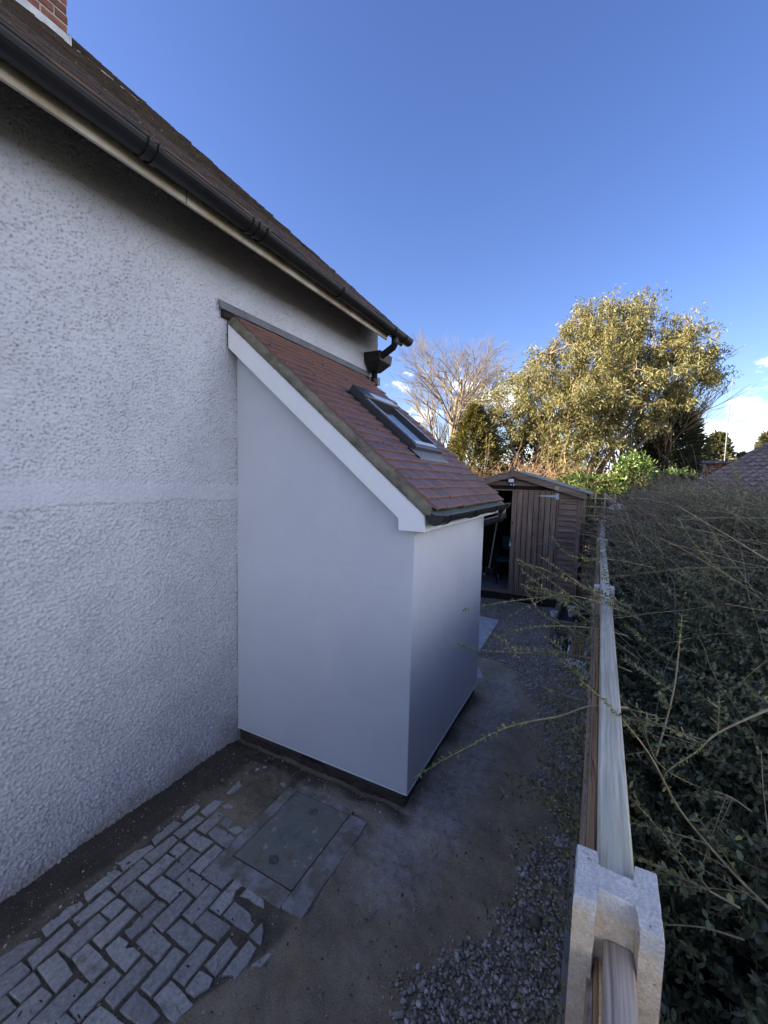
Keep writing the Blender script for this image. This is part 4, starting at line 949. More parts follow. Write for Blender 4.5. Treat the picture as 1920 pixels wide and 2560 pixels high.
bx("door_post", "shed_v", shed, 1.826, 1.860, SY - 0.010, SY + 0.015, 0.19, 1.972, 0.002)
bx("door_post", "shed_v", shed, 0.347, 0.372, SY - 0.010, SY + 0.015, 0.19, 1.972, 0.002)
# closed right leaf: vertical boards
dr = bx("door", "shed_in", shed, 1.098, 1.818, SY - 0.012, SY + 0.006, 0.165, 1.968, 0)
nb = 8; wd = (1.822 - 1.094) / nb
for k in range(nb):
    x0 = 1.094 + k * wd
    bx("door_board", "shed_v", dr, x0 + 0.005, x0 + wd - 0.005, SY - 0.030, SY - 0.0125, 0.160 + rg.normal(0, 0.003), 1.970, 0.0035)
def hinge(z_, mat, x1=1.842, ln=0.30):
    mb = MB()
    mb.prism([(x1 - ln, z_), (x1 - ln + 0.012, z_ + 0.008), (x1 - 0.03, z_ + 0.019), (x1 - 0.03, z_ - 0.019), (x1 - ln + 0.012, z_ - 0.008)], 'y', SY - 0.0345, SY - 0.0305)
    mb.box(x1 - 0.03, x1 + 0.012, SY - 0.034, SY - 0.0303, z_ - 0.052, z_ + 0.052)
    mb.tube([(x1 - 0.03, SY - 0.036, z_ - 0.03), (x1 - 0.03, SY - 0.036, z_ + 0.03)], 0.006, 8)
    return mb.build("hinge", mat, dr, bevel=0.001)
hinge(1.90, "galv"); hinge(1.085, "dull_steel"); hinge(0.275, "dull_steel")
mb = MB().box(1.095, 1.135, SY - 0.0345, SY - 0.0305, 1.05, 1.15).tube([(1.085, SY - 0.042, 1.103), (1.19, SY - 0.042, 1.098)], 0.006, 8).tube([(1.11, SY - 0.05, 1.085), (1.11, SY - 0.05, 1.14)], 0.012, 8)
lk = mb.build("latch", "dull_steel", dr)
MB().box(1.088, 1.122, SY - 0.062, SY - 0.045, 1.0, 1.045).tube([(1.094, SY - 0.053, 1.045), (1.094, SY - 0.053, 1.07), (1.105, SY - 0.053, 1.08), (1.116, SY - 0.053, 1.07), (1.116, SY - 0.053, 1.045)], 0.003, 6).build("padlock", "galv", lk)
# open left leaf swung out flat against the front
dl = bx("door", "shed_in", shed, 0.352, 0.372, SY - 0.74, SY - 0.035, 0.165, 1.968, 0)
for k in range(nb):
    y0 = SY - 0.742 + k * 0.0885
    bx("door_board", "shed_v", dl, 0.3345, 0.3515, y0 + 0.0025, y0 + 0.086, 0.165, 1.968, 0.003)
# barge boards, finial, roof
for s_ in (-1, 1):
    x_e = AX + s_ * 1.175; zo = 0.030
    ze = ridge - (ridge - eave) * 1.175 / 1.10
    poly = [(AX + s_ * 0.003, ridge + zo), (x_e, ze + zo), (x_e, ze + zo - 0.105), (AX + s_ * 0.003, ridge + zo - 0.105)]
    MB().prism(poly, 'y', SY - 0.095, SY - 0.072).build("barge_board", "shed_h", shed, bevel=0.003)
    ex = [(AX, ridge + zo + 0.002), (AX + s_ * 1.235, ridge + zo + 0.002 - (ridge - eave) * 1.235 / 1.1), (AX + s_ * 1.235, ridge + zo + 0.018 - (ridge - eave) * 1.235 / 1.1), (AX, ridge + zo + 0.018)]
    MB().prism(ex, 'y', SY - 0.105, SY + 2.1).build("felt", "roof_felt", shed)
    MB().prism([(AX + s_ * 1.20, ze + 0.02), (AX + s_ * 1.235, ze + 0.01), (AX + s_ * 1.235, ze - 0.055), (AX + s_ * 1.215, ze - 0.055)], 'y', SY - 0.07, SY + 2.09).build("eaves_board", "shed_h", shed)
    MB().prism([(AX, ridge + zo - 0.03), (AX + s_ * 1.2, ze + zo - 0.035), (AX + s_ * 1.2, ze + zo - 0.005), (AX, ridge + zo)], 'y', SY - 0.071, SY + 2.05).build("roof_board", "shed_in", shed)
MB().tube([(AX + 0.72, SY - 0.0955, 2.038), (AX + 0.72, SY - 0.0985, 2.038)], [0.034, 0.030], 18).build("knot_disc", "trellis", shed)
MB().prism([(AX - 0.030, 2.225), (AX, 2.20), (AX + 0.030, 2.225), (AX + 0.030, 2.315), (AX + 0.020, 2.345), (AX + 0.010, 2.375), (AX, 2.412), (AX - 0.010, 2.375), (AX - 0.020, 2.345), (AX - 0.030, 2.315)], 'y', SY - 0.118, SY - 0.096).build("finial", "shed_v", shed, bevel=0.004)
# flood light with sensor
fl_ = thing("flood_light", "small black security light with a white lens above the shed door", "security light", (1.077, SY - 0.02, 2.13))
bx("housing", "black_plastic", fl_, 1.022, 1.132, SY - 0.075, SY - 0.04, 2.105, 2.185, 0.004)
bx("lens", "white_plastic", fl_, 1.032, 1.122, SY - 0.0785, SY - 0.0755, 2.118, 2.176, 0.002)
bx("sensor", "black_plastic", fl_, 1.045, 1.130, SY - 0.07, SY - 0.02, 2.055, 2.098, 0.004)
MB().tube([(1.075, SY - 0.070, 2.075), (1.075, SY - 0.082, 2.075)], [0.014, 0.008], 12).build("sensor_eye", "white_plastic", fl_)
MB().box(1.108, 1.136, SY - 0.0725, SY - 0.0705, 2.058, 2.094).build("sensor_label", "alu", fl_)
# things standing in the dark shed
ch_ = thing("chair", "dark chair with a dull teal back inside the open shed", "chair", (0.96, SY + 0.5, 0.185))
bx("seat", "teal", ch_, 0.78, 1.16, SY + 0.40, SY + 0.80, 0.62, 0.66, 0.01)
bx("backrest", "teal", ch_, 0.80, 1.14, SY + 0.78, SY + 0.82, 0.80, 1.06, 0.02)
for x_, y_ in ((0.80, 0.42), (1.14, 0.42), (0.80, 0.79), (1.14, 0.79)): MB().tube([(x_, SY + y_, 0.185), (x_, SY + y_, 1.0 if y_ > 0.6 else 0.62)], 0.012, 8).build("leg", "black_plastic", ch_)
gf = thing("garden_fork", "garden fork leaning handle up inside the dark shed", "garden fork", (0.62, SY + 0.7, 0.185))
MB().tube([(0.62, SY + 0.55, 0.45), (0.66, SY + 0.9, 1.35)], 0.014, 8).build("shaft", "trellis", gf)
MB().tube([(0.66, SY + 0.9, 1.35), (0.62, SY + 0.93, 1.45), (0.70, SY + 0.93, 1.45), (0.66, SY + 0.9, 1.35)], 0.010, 6).build("handle", "trellis", gf)
for k in range(4): MB().tube([(0.56 + 0.04 * k, SY + 0.52, 0.187), (0.56 + 0.04 * k, SY + 0.54, 0.44)], 0.005, 6).build("tine", "dull_steel", gf)
MB().tube([(0.555, SY + 0.545, 0.445), (0.685, SY + 0.545, 0.445)], 0.008, 6).build("crossbar", "dull_steel", gf)
bk = thing("storage_box", "black storage box on small wheels inside the dark shed", "box", (0.55, SY + 1.1, 0.185))
bx("box_body", "black_plastic", bk, 0.40, 0.74, SY + 0.95, SY + 1.4, 0.23, 0.80, 0.02)
bx("lid", "black_plastic", bk, 0.385, 0.755, SY + 0.935, SY + 1.41, 0.80, 0.84, 0.01)
for x_ in (0.43, 0.71): MB().tube([(x_ - 0.012, SY + 0.97, 0.222), (x_ + 0.012, SY + 0.97, 0.222)], 0.036, 14).build("wheel", "white_plastic", bk)

# ------------------------------------------------------------------ fence: slotted concrete posts, panels, gravel boards
def concrete_post(y, h, label, rg, w=0.114, d=0.098, x0=2.458, chip=True):
    o = thing("fence_post", label, "fence post", (x0 + w / 2, y, 0), "slotted concrete fence posts")
    x1 = x0 + w; a, b_ = x0 + 0.029, x1 - 0.029; y0, y1 = y - d / 2, y + d / 2; sl = 0.027
    out = [(x0, y0), (a, y0), (a + 0.003, y0 + sl), (b_ - 0.003, y0 + sl), (b_, y0), (x1, y0), (x1, y1), (b_, y1), (b_ - 0.003, y1 - sl), (a + 0.003, y1 - sl), (a, y1), (x0, y1)]
    # refine the outline, then stack rings so that the top can be worn
    pts = []
    for i in range(len(out)):
        p, q = np.array(out[i]), np.array(out[(i + 1) % len(out)]); n = max(1, int(np.linalg.norm(q - p) / 0.008))
        pts += [p + (q - p) * k / n for k in range(n)]
    pts = np.array(pts); n = len(pts); c = pts.mean(0)
    zs = [0.0, h - 0.5, h - 0.3, h - 0.2, h - 0.13, h - 0.09, h - 0.06, h - 0.04, h - 0.022, h - 0.010, h - 0.003, h]
    ring_noise = rg.normal(0, 1, n); ring_noise = np.convolve(np.r_[ring_noise, ring_noise, ring_noise], np.ones(5) / 5, 'same')[n:2 * n]
    Vv = []; pale = []
    drop = 0.010 * np.clip((pts[:, 0] - (x0 + 0.04)) / (w - 0.04), 0, 1) * np.clip((y1 - pts[:, 1]) / d, 0, 1) if chip else np.zeros(n)
    drop = drop + 0.0007 * np.abs(ring_noise)
    for j, z_ in enumerate(zs):
        sh = 0.0022 if j == len(zs) - 1 else (0.0007 if j == len(zs) - 2 else 0)
        dirs = pts - c; dirs = dirs / (np.linalg.norm(dirs, axis=1, keepdims=True))
        p = pts - dirs * sh + rg.normal(0, 0.0003, (n, 2)) * (1 if j > 1 else 0)
        f_ = np.clip((z_ - (h - 0.13)) / 0.13, 0, 1)
        zz = z_ - drop * f_
        Vv += [(p[i, 0], p[i, 1], zz[i]) for i in range(n)]
        line = h - 0.020 - 0.024 * np.clip((pts[:, 0] - x0) / w, 0, 1) + 0.006 * ring_noise
        pale += list((z_ > line).astype(float) * 0.9)
    F4 = [(j * n + i, j * n + (i + 1) % n, (j + 1) * n + (i + 1) % n, (j + 1) * n + i) for j in range(len(zs) - 1) for i in range(n)]
    top = tuple((len(zs) - 1) * n + i for i in range(n))
    me = bpy.data.meshes.new("shaft"); me.from_pydata(Vv, [], F4)
    from mathutils.geometry import tessellate_polygon
    bm = bmesh.new(); bm.from_mesh(me); bm.verts.ensure_lookup_table()
    for tri in tessellate_polygon([[Vector((pts[i][0], pts[i][1], 0)) for i in range(n)]]):
        bm.faces.new([bm.verts[top[i]] for i in tri])
    bmesh.ops.recalc_face_normals(bm, faces=bm.faces); bm.to_mesh(me); bm.free()
    at_ = me.attributes.new('pale', 'FLOAT', 'POINT'); at_.data.foreach_set('value', np.array(pale, np.float32))
    me.materials.append(M['concrete']); add("shaft", me, o); return o
rg = np.random.default_rng(81)
PY = (0.688, 2.92, 5.55, 8.02)
for y_, lb in zip(PY, ("nearest sandy concrete fence post with a worn pale top and open slot", "second concrete fence post from the front, under the hedge shoots", "third concrete fence post from the front, beside the wooden crate", "farthest concrete fence post, standing beside the trellis and shed")):
    concrete_post(y_, 1.515 if y_ > 7 else (1.468 if y_ > 1 else 1.50), lb, rg, chip=y_ < 1)
def panel(y0, y1, ztop, label, rg, xr=2.4725, xc=2.4915, xe=2.5445, mat='cap_wood'):
    o = thing("board_fence", label, "fence", (xc, (y0 + y1) / 2, 0.28), "timber fence panels between the concrete posts")
    nseg = max(8, int((y1 - y0) / 0.06)); Vv = []
    ph = rg.uniform(0, 6)
    for k in range(nseg + 1):
        y_ = y0 + (y1 - y0) * k / nseg; wv = 0.0016 * math.sin(y_ * 2.1 + ph); wz = 0.0015 * math.sin(y_ * 3.3 + ph); ch = 0.0012 * abs(math.sin(y_ * 9.7 + ph)) + rg.uniform(0, 0.0006)
        for (x_, z_) in ((xc, ztop - 0.040), (xc, ztop - 0.004 - ch), (xc + 0.003 + ch, ztop), (0.5 * (xc + xe), ztop + 0.0012), (xe - 0.003 - ch, ztop - 0.001), (xe, ztop - 0.005 - ch), (xe, ztop - 0.040)):
            Vv.append((x_ + wv, y_, z_ + wz))
    mb = MB().add(Vv, [(k * 7 + j, k * 7 + (j + 1) % 7, k * 7 + 7 + (j + 1) % 7, k * 7 + 7 + j) for k in range(nseg) for j in range(7)] + [(0, 1, 2, 3, 4, 5, 6), tuple(nseg * 7 + j for j in range(6, -1, -1))])
    mb.build("capping_rail", mat, o)
    bx("counter_rail", "rail_wood", o, xr, xc - 0.002, y0, y1, ztop - 0.075, ztop - 0.034, 0.002)
    for z_ in (0.45, 0.95): bx("rail", "rail_wood", o, xc, xc + 0.036, y0, y1, z_, z_ + 0.04, 0.003)
    y_ = y0 + 0.002; k = 0
    while y_ < y1 - 0.02:
        w_ = min(0.098, y1 - y_ - 0.002); dd = 0.003 if k % 2 else 0.0; xb = xr - 0.0008
        MB().add([(xb - 0.005 + dd, y_, 0.30), (xb - 0.009 + dd, y_ + w_, 0.30), (xb, y_ + w_, 0.30), (xb, y_, 0.30),
                  (xb - 0.005 + dd, y_, ztop - 0.045 + rg.normal(0, 0.002)), (xb - 0.009 + dd, y_ + w_, ztop - 0.045), (xb, y_ + w_, ztop - 0.045), (xb, y_, ztop - 0.045)],
                 [(3, 2, 1, 0), (4, 5, 6, 7), (0, 1, 5, 4), (1, 2, 6, 5), (2, 3, 7, 6), (3, 0, 4, 7)]).build("board", "board_wood", o)
        y_ += w_; k += 1
    return o
panel(-1.4, PY[0] - 0.024, 1.425, "nearest fence panel with grey weathered cap, sunk in the post slot", rg, 2.4905, 2.4995, 2.5395, "old_cap")
panel(PY[0] + 0.026, PY[1] - 0.024, 1.486, "fence panel with pale green cap running on from the nearest post", rg)
panel(PY[1] + 0.026, PY[2] - 0.024, 1.470, "middle fence panel, its cap crossed by leafy hedge shoots", rg)
panel(PY[2] + 0.026, PY[3] - 0.024, 1.480, "farthest fence panel, ending at the post by the trellis", rg)
for i, (a, b_) in enumerate(zip((-1.4,) + PY[:-1], PY)):
    o = tag(bx("gravel_board", "gravel_board", None, 2.433 + (0.06 if i == 0 else 0), 2.4575 + (0.06 if i == 0 else 0), a + (0.05 if i else 0), b_ - 0.05, -0.02, 0.285, 0.003), ("grey concrete gravel board under the nearest weathered fence panel", "grey concrete gravel board under the pale green capped panel", "grey concrete gravel board at the foot of the middle panel", "grey concrete gravel board at the foot of the farthest panel")[i], "gravel board", "gravel boards under the fence panels")
# trellis by the shed
tr = thing("trellis", "square tan lath trellis panel standing between shed and fence", "trellis", (2.5, 8.3, 0.2))
for k, x_ in enumerate((2.235, 2.388, 2.541, 2.694)): bx("lath", "trellis", tr, x_ - 0.011, x_ + 0.011, 8.310, 8.322, 0.25, 1.96, 0.001)
for k in range(11):
    z_ = 0.33 + k * 0.154
    bx("lath", "trellis", tr, 2.21, 2.72, 8.296, 8.3095, z_ - 0.010, z_ + 0.010, 0.001)
iv = MB(); rgt = np.random.default_rng(83)
for k in range(5):
    p = Vector((2.30 + 0.04 * k, 8.29, 0.6)); pts = [p.copy()]
    for j in range(12):
        p = p + Vector((rgt.normal(0, 0.03), rgt.normal(0, 0.008), 0.10)); pts.append(p.copy())
    iv.tube(pts, 0.006, 5)
tag(iv.build("climber", "purple_twig"), "thin dark bare climber stems twined up the trellis", "climbing plant")

# raised planter and clutter by the fence
pn = thing("planter", "raised bed of mossy green sleepers standing against the fence", "planter", (2.2, 6.6, 0))
for nm, a in (("side_sleeper", (1.955, 2.035, 5.93, 7.30)), ("end_sleeper", (2.036, 2.42, 5.93, 6.01)), ("end_sleeper", (2.036, 2.42, 7.22, 7.30))):
    bx(nm, "sleeper", pn, a[0], a[1], a[2], a[3], 0.0, 0.135, 0.006); bx(nm, "sleeper", pn, a[0] + 0.001, a[1] - 0.001, a[2] + 0.001, a[3] - 0.001, 0.1365, 0.27, 0.006)
bx("soil", "hedge_core", pn, 2.037, 2.42, 6.011, 7.219, 0.0, 0.16, 0)
def pot(x, y, z, r, h, label, mat, nm="bucket"):
    o = thing(nm, label, nm.replace('_', ' '), (x, y, z))
    MB().tube([(x, y, z), (x, y, z + h)], [r * 0.8, r], 20, False).tube([(x, y, z + 0.003), (x, y, z + 0.006)], r * 0.78, 20).build("pail", mat, o, smooth=False)
    MB().tube([(x, y, z + h - 0.012), (x, y, z + h)], r * 1.06, 20, False).build("rim", mat, o)
    return o
pot(2.19, 6.62, 0.16, 0.062, 0.15, "white plastic bucket standing in the mossy planter", "white_plastic")
pot(1.985, 6.12, 0.272, 0.05, 0.07, "small white pot on the corner of the mossy planter", "galv", "plant_pot")
def bag(x, y, z, sx, sy, sz, label, rg):
    bm = bmesh.new(); bmesh.ops.create_icosphere(bm, subdivisions=4, radius=1)
    for v in bm.verts:
        c = v.co; q = 1 + 0.10 * math.sin(5 * c.x + 3 * c.z + x * 9) + 0.08 * math.sin(7 * c.y - 4 * c.x) + rg.normal(0, 0.012)
        v.co = Vector((c.x * sx * q, c.y * sy * q, max(c.z, -0.75) * sz * q)) + Vector((x, y, z + 0.75 * sz))
        v.co.x += 0.25 * sx * max(0, c.z)
    for f in bm.faces: f.smooth = True
    me = bpy.data.meshes.new("bag"); bm.to_mesh(me); bm.free(); me.materials.append(M['black_bag'])
    return tag(add("bag", me), label, "bag", "black bags by the fence")
rg = np.random.default_rng(91)
bag(2.30, 6.42, 0.16, 0.10, 0.16, 0.13, "black bag slumped inside the mossy planter beside the bucket", rg)
bag(2.08, 5.72, 0.0, 0.085, 0.13, 0.10, "black bag lying on the gravel in front of the planter", rg)
bag(2.17, 5.62, 0.0, 0.07, 0.10, 0.11, "smaller shiny black bag between planter and white trough", rg)
tro = thing("trough", "white plastic trough lying along the fence on the gravel", "trough", (2.31, 5.6, 0))
for a in ((2.215, 2.425, 5.10, 5.125, 0.0, 0.11), (2.215, 2.24, 5.126, 6.2 - 0.3, 0.0, 0.11), (2.40, 2.425, 5.126, 5.9, 0.0, 0.11), (2.2405, 2.3995, 5.126, 5.9, 0.0, 0.012)): bx("trough_side", "white_plastic", tro, *a, 0.003)
for k in range(4): MB().tube([(2.2135, 5.2 + 0.05 * k, 0.07), (2.2155, 5.2 + 0.05 * k, 0.07)], 0.011, 10).build("hole", "black_plastic", tro)
cr_ = thing("crate", "brown slatted wooden frame standing in the white trough", "crate", (2.32, 5.6, 0.01))
for k in range(5): bx("slat", "board_wood", cr_, 2.262 + k * 0.028, 2.282 + k * 0.028, 5.14, 5.165, 0.014, 0.30, 0.002)
bx("rail", "rail_wood", cr_, 2.262, 2.280, 5.166, 6.05, 0.25, 0.30, 0.003); bx("rail", "rail_wood", cr_, 2.376, 2.394, 5.166, 6.05, 0.25, 0.30, 0.003); bx("base", "dark_wood", cr_, 2.27, 2.39, 5.166, 5.88, 0.013, 0.03, 0.002)
for k in range(10): bx("slat", "board_wood", cr_, 2.281, 2.375, 5.20 + 0.085 * k, 5.25 + 0.085 * k, 0.20, 0.215, 0.002)

# ------------------------------------------------------------------ hedge on the right
def hedge_z(x, y):
    base = 1.02 + 0.74 * sm(2.62, 3.9, x) + 0.10 * sm(3.7, 6.0, x)
    base = base - 0.42 * (1 - sm(0.3, 2.4, y)) * (1 - sm(2.7, 4.2, x)) + 0.42 * sm(2.6, 5.5, y) * (1 - sm(3.0, 4.4, x)) + 0.06 * sm(4, 7, y)
    return base + 0.06 * np.sin(3.1 * x + 1.7 * y) + 0.05 * np.sin(5.3 * y - 2.2 * x)
hg = thing("hedge", "tall untrimmed small leaved hedge crowding over the fence", "hedge", (4.2, 4.5, 0))
hx, hy = np.meshgrid(np.arange(2.60, 7.41, 0.08), np.arange(-1.0, 10.6, 0.08), indexing='ij')
rgh = np.random.default_rng(101)
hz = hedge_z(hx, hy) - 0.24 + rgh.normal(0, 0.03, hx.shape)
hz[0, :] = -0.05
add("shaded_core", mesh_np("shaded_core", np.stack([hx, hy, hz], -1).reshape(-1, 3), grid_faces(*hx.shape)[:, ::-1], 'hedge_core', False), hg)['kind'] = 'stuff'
def hedge_twigs(n, xr, yr, ln, seed, K=7):
    rg = np.random.default_rng(seed)
    x = rg.uniform(*xr, n); y = rg.uniform(*yr, n)
    z = hedge_z(x, y) - rg.uniform(0.02, 0.30, n)
    D = np.stack([rg.normal(-0.45, 0.45, n), rg.normal(-0.10, 0.5, n), np.abs(rg.normal(0.55, 0.35, n))], 1); D = unit(D)
    Lg = rg.uniform(*ln, n)
    t_ = np.linspace(0, 1, K)
    P = np.stack([x, y, z], 1)[:, None, :] + D[:, None, :] * (Lg[:, None] * t_)[:, :, None]
    bend = rg.normal(0, 0.14, (n, 3)); bend[:, 2] -= 0.18
    P += bend[:, None, :] * ((Lg[:, None] * t_ ** 2))[:, :, None] + rg.normal(0, 0.004, (n, K, 3)) * t_[None, :, None]
    return P, Lg, rg
def leaf_pairs(P, Lg, rg, spacing, size, start=0.12):
    """opposite pairs of leaves along polylines"""
    n, K, _ = P.shape; m = int(np.max(Lg) / spacing); tt = np.linspace(start, 1.0, m)
    idx = np.clip(tt * (K - 1), 0, K - 1.001); i0 = idx.astype(int); fr = (idx - i0)[None, :, None]
    C_ = P[:, i0] * (1 - fr) + P[:, i0 + 1] * fr; T = unit(P[:, i0 + 1] - P[:, i0])
    ref = rg.standard_normal((n, 1, 3)) * np.ones((1, m, 1)); ref += rg.normal(0, 0.35, (n, m, 3))
    A = unit(np.cross(T, ref)); alt = (np.arange(m) % 2)[None, :, None]; A = np.where(alt == 0, A, np.cross(T, A))
    out = []
    use = (tt[None, :] * Lg.max() <= Lg[:, None] * 1.0 + 9) & (rg.random((n, m)) < np.minimum(1, Lg[:, None] / Lg.max() + 0.15))
    for s_ in (-1, 1):
        D = A * s_ + T * 0.55 + rg.normal(0, 0.15, A.shape); out.append((C_[use], D[use]))
    Pp = np.concatenate([o[0] for o in out]); Dd = np.concatenate([o[1] for o in out])
    return leaves_np(Pp, Dd, size * np.clip(rg.lognormal(0, 0.28, len(Pp)), 0.45, 1.7), size * 0.62 * rg.uniform(0.75, 1.2, len(Pp)), rg, 0.12)
Vs = []; Fs = []; Ts = []; TF = []; o1 = o2 = 0
for (n, xr, yr, ln, sz, sp, sd) in ((1250, (2.62, 3.5), (0.35, 2.6), (0.18, 0.50), 0.021, 0.018, 111), (2500, (2.66, 4.8), (1.5, 4.6), (0.2, 0.6), 0.019, 0.020, 112), (2400, (2.68, 6.6), (3.8, 9.2), (0.25, 0.6), 0.022, 0.026, 113), (700, (4.5, 7.4), (0.5, 4.5), (0.25, 0.6), 0.022, 0.028, 114)):
    P, Lg, rg = hedge_twigs(n, xr, yr, ln, sd)
    V_, F_ = tubes_np(P, np.linspace(0.0017, 0.0008, P.shape[1])[None, :] * np.ones((n, 1)) * (1.0 if sd < 113 else 1.3), 3); Ts.append(V_); TF.append(F_ + o2); o2 += len(V_)
    V_, F_ = leaf_pairs(P, Lg, rg, sp, sz); Vs.append(V_); Fs.append(F_ + o1); o1 += len(V_)
lv = add("leaves", mesh_np("leaves", np.concatenate(Vs), np.concatenate(Fs), 'hedge_leaf'), hg); lv['kind'] = 'stuff'
tw = add("twigs", mesh_np("twigs", np.concatenate(Ts), np.concatenate(TF), 'twig'), hg); tw['kind'] = 'stuff'
# bare purple-brown twigs on the crown of the hedge
P1, L1, rg = hedge_twigs(4200, (2.66, 6.8), (2.9, 9.4), (0.3, 0.8), 121)
P1[:, :, 2] += 0.04
V1, F1 = tubes_np(P1, np.linspace(0.0026, 0.0011, 7)[None, :] * np.ones((4200, 1)), 3)
bt = add("bare_twigs", mesh_np("bare_twigs", V1, F1, 'purple_twig'), hg); bt['kind'] = 'stuff'
# long pale stems lying over the surface
P2, L2, rg = hedge_twigs(620, (2.75, 5.8), (0.8, 7.0), (0.5, 1.2), 122, 9)
camd = np.linalg.norm(P2 - np.array([2.46, 0, 2.1]), axis=2); P2 = P2[(np.max((P2[:, :, 2] + 0.1 - 2.1) / camd, axis=1) < 0.0) & (np.min(P2[:, :, 0], axis=1) > np.where(P2[:, 0, 1] < 2.6, 2.58, 2.3))]; L2 = L2[:len(P2)]; NL = len(P2)
V2, F2 = tubes_np(P2 + np.array([0, 0, 0.10]), np.linspace(0.0024, 0.0009, 9)[None, :] * rg.uniform(0.7, 1.4, (NL, 1)), 4)
ls = add("long_stems", mesh_np("long_stems", V2, F2, 'shoot'), hg); ls['kind'] = 'stuff'
SHOOTS = [[[2.011, 1.103, 1.209], [2.08, 1.135, 1.264], [2.164, 1.175, 1.322], [2.236, 1.209, 1.372], [2.309, 1.242, 1.402], [2.392, 1.279, 1.425], [2.473, 1.316, 1.461], [2.566, 1.356, 1.461]],
[[1.855, 2.114, 1.425], [2.029, 2.164, 1.479], [2.199, 2.21, 1.519], [2.345, 2.243, 1.544], [2.453, 2.253, 1.538], [2.593, 2.277, 1.495]],
[[1.922, 1.804, 1.361], [2.026, 1.79, 1.361], [2.193, 1.811, 1.377], [2.349, 1.826, 1.4], [2.496, 1.834, 1.405], [2.607, 1.823, 1.387]],
[[2.004, 1.957, 1.329], [2.145, 1.981, 1.414], [2.298, 2.007, 1.454], [2.461, 2.036, 1.466], [2.601, 2.051, 1.453]],
[[2.032, 2.564, 1.652], [2.155, 2.511, 1.604], [2.291, 2.462, 1.528], [2.456, 2.426, 1.431], [2.608, 2.383, 1.324], [2.71, 2.316, 1.249]],
[[2.065, 2.467, 1.636], [2.184, 2.443, 1.631], [2.331, 2.431, 1.585], [2.489, 2.423, 1.523], [2.634, 2.41, 1.486]],
[[2.183, 2.421, 1.702], [2.291, 2.387, 1.643], [2.393, 2.35, 1.589], [2.524, 2.329, 1.53], [2.664, 2.31, 1.459]],
[[2.115, 2.267, 1.643], [2.251, 2.245, 1.55], [2.386, 2.224, 1.474], [2.53, 2.207, 1.387], [2.664, 2.184, 1.308]],
[[2.115, 2.37, 1.524], [2.19, 2.352, 1.521], [2.34, 2.371, 1.491], [2.495, 2.388, 1.406], [2.644, 2.401, 1.325]],
[[2.114, 2.37, 1.528], [2.208, 2.334, 1.414], [2.312, 2.309, 1.374], [2.445, 2.3, 1.34]],
[[2.422, 2.867, 1.508], [2.615, 2.881, 1.556], [2.775, 2.878, 1.606], [2.965, 2.89, 1.65], [3.143, 2.893, 1.666], [3.29, 2.878, 1.661]],
[[2.439, 1.242, 1.562], [2.52, 1.242, 1.504], [2.608, 1.241, 1.41], [2.674, 1.229, 1.302], [2.733, 1.216, 1.241], [2.805, 1.21, 1.177], [2.871, 1.203, 1.128]],
[[2.684, 1.287, 1.264], [2.652, 1.277, 1.337], [2.723, 1.319, 1.403], [2.776, 1.352, 1.457], [2.895, 1.419, 1.524]],
[[2.727, 1.683, 1.668], [2.715, 1.613, 1.58], [2.699, 1.539, 1.474], [2.67, 1.459, 1.377], [2.645, 1.385, 1.325]],
[[2.344, 1.691, 1.441], [2.417, 1.669, 1.404], [2.498, 1.652, 1.371], [2.575, 1.632, 1.342], [2.673, 1.619, 1.249]],
[[2.319, 1.559, 1.366], [2.425, 1.538, 1.367], [2.545, 1.526, 1.378], [2.654, 1.508, 1.385]],
[[2.187, 2.992, 1.752], [2.272, 2.915, 1.663], [2.37, 2.852, 1.644], [2.566, 2.841, 1.655], [2.769, 2.832, 1.632]],
[[2.597, 1.371, 1.45], [2.642, 1.356, 1.33], [2.73, 1.369, 1.282], [2.813, 1.383, 1.27], [2.864, 1.379, 1.248]],
[[2.585, 1.118, 1.213], [2.657, 1.118, 1.207], [2.716, 1.11, 1.204], [2.779, 1.104, 1.195]],
[[2.654, 1.14, 1.051], [2.733, 1.155, 1.071], [2.809, 1.166, 1.072]],
[[2.583, 2.046, 1.504], [2.734, 2.04, 1.397], [2.87, 2.031, 1.348], [3.09, 2.066, 1.308]],
[[2.676, 2.801, 1.837], [2.874, 2.775, 1.655], [3.054, 2.743, 1.51], [3.27, 2.729, 1.362]],
[[2.789, 2.418, 1.962], [2.904, 2.388, 1.784], [3.039, 2.373, 1.674], [3.147, 2.346, 1.589]],
[[2.886, 1.849, 1.324], [2.953, 1.838, 1.449], [3.004, 1.816, 1.541]]]
def smooth_line(pts, n=28):
    """Catmull-Rom through the points"""
    p = np.array(pts, float); p = np.vstack([2 * p[0] - p[1], p, 2 * p[-1] - p[-2]]); out = []
    m = len(p) - 3
    for t_ in np.linspace(0, m - 1e-6, n):
        i = int(t_); f = t_ - i; a, b_, c, d = p[i:i + 4]
        out.append(0.5 * (2 * b_ + (c - a) * f + (2 * a - 5 * b_ + 4 * c - d) * f * f + (3 * b_ - a - 3 * c + d) * f ** 3))
    return np.array(out)
rg = np.random.default_rng(131)
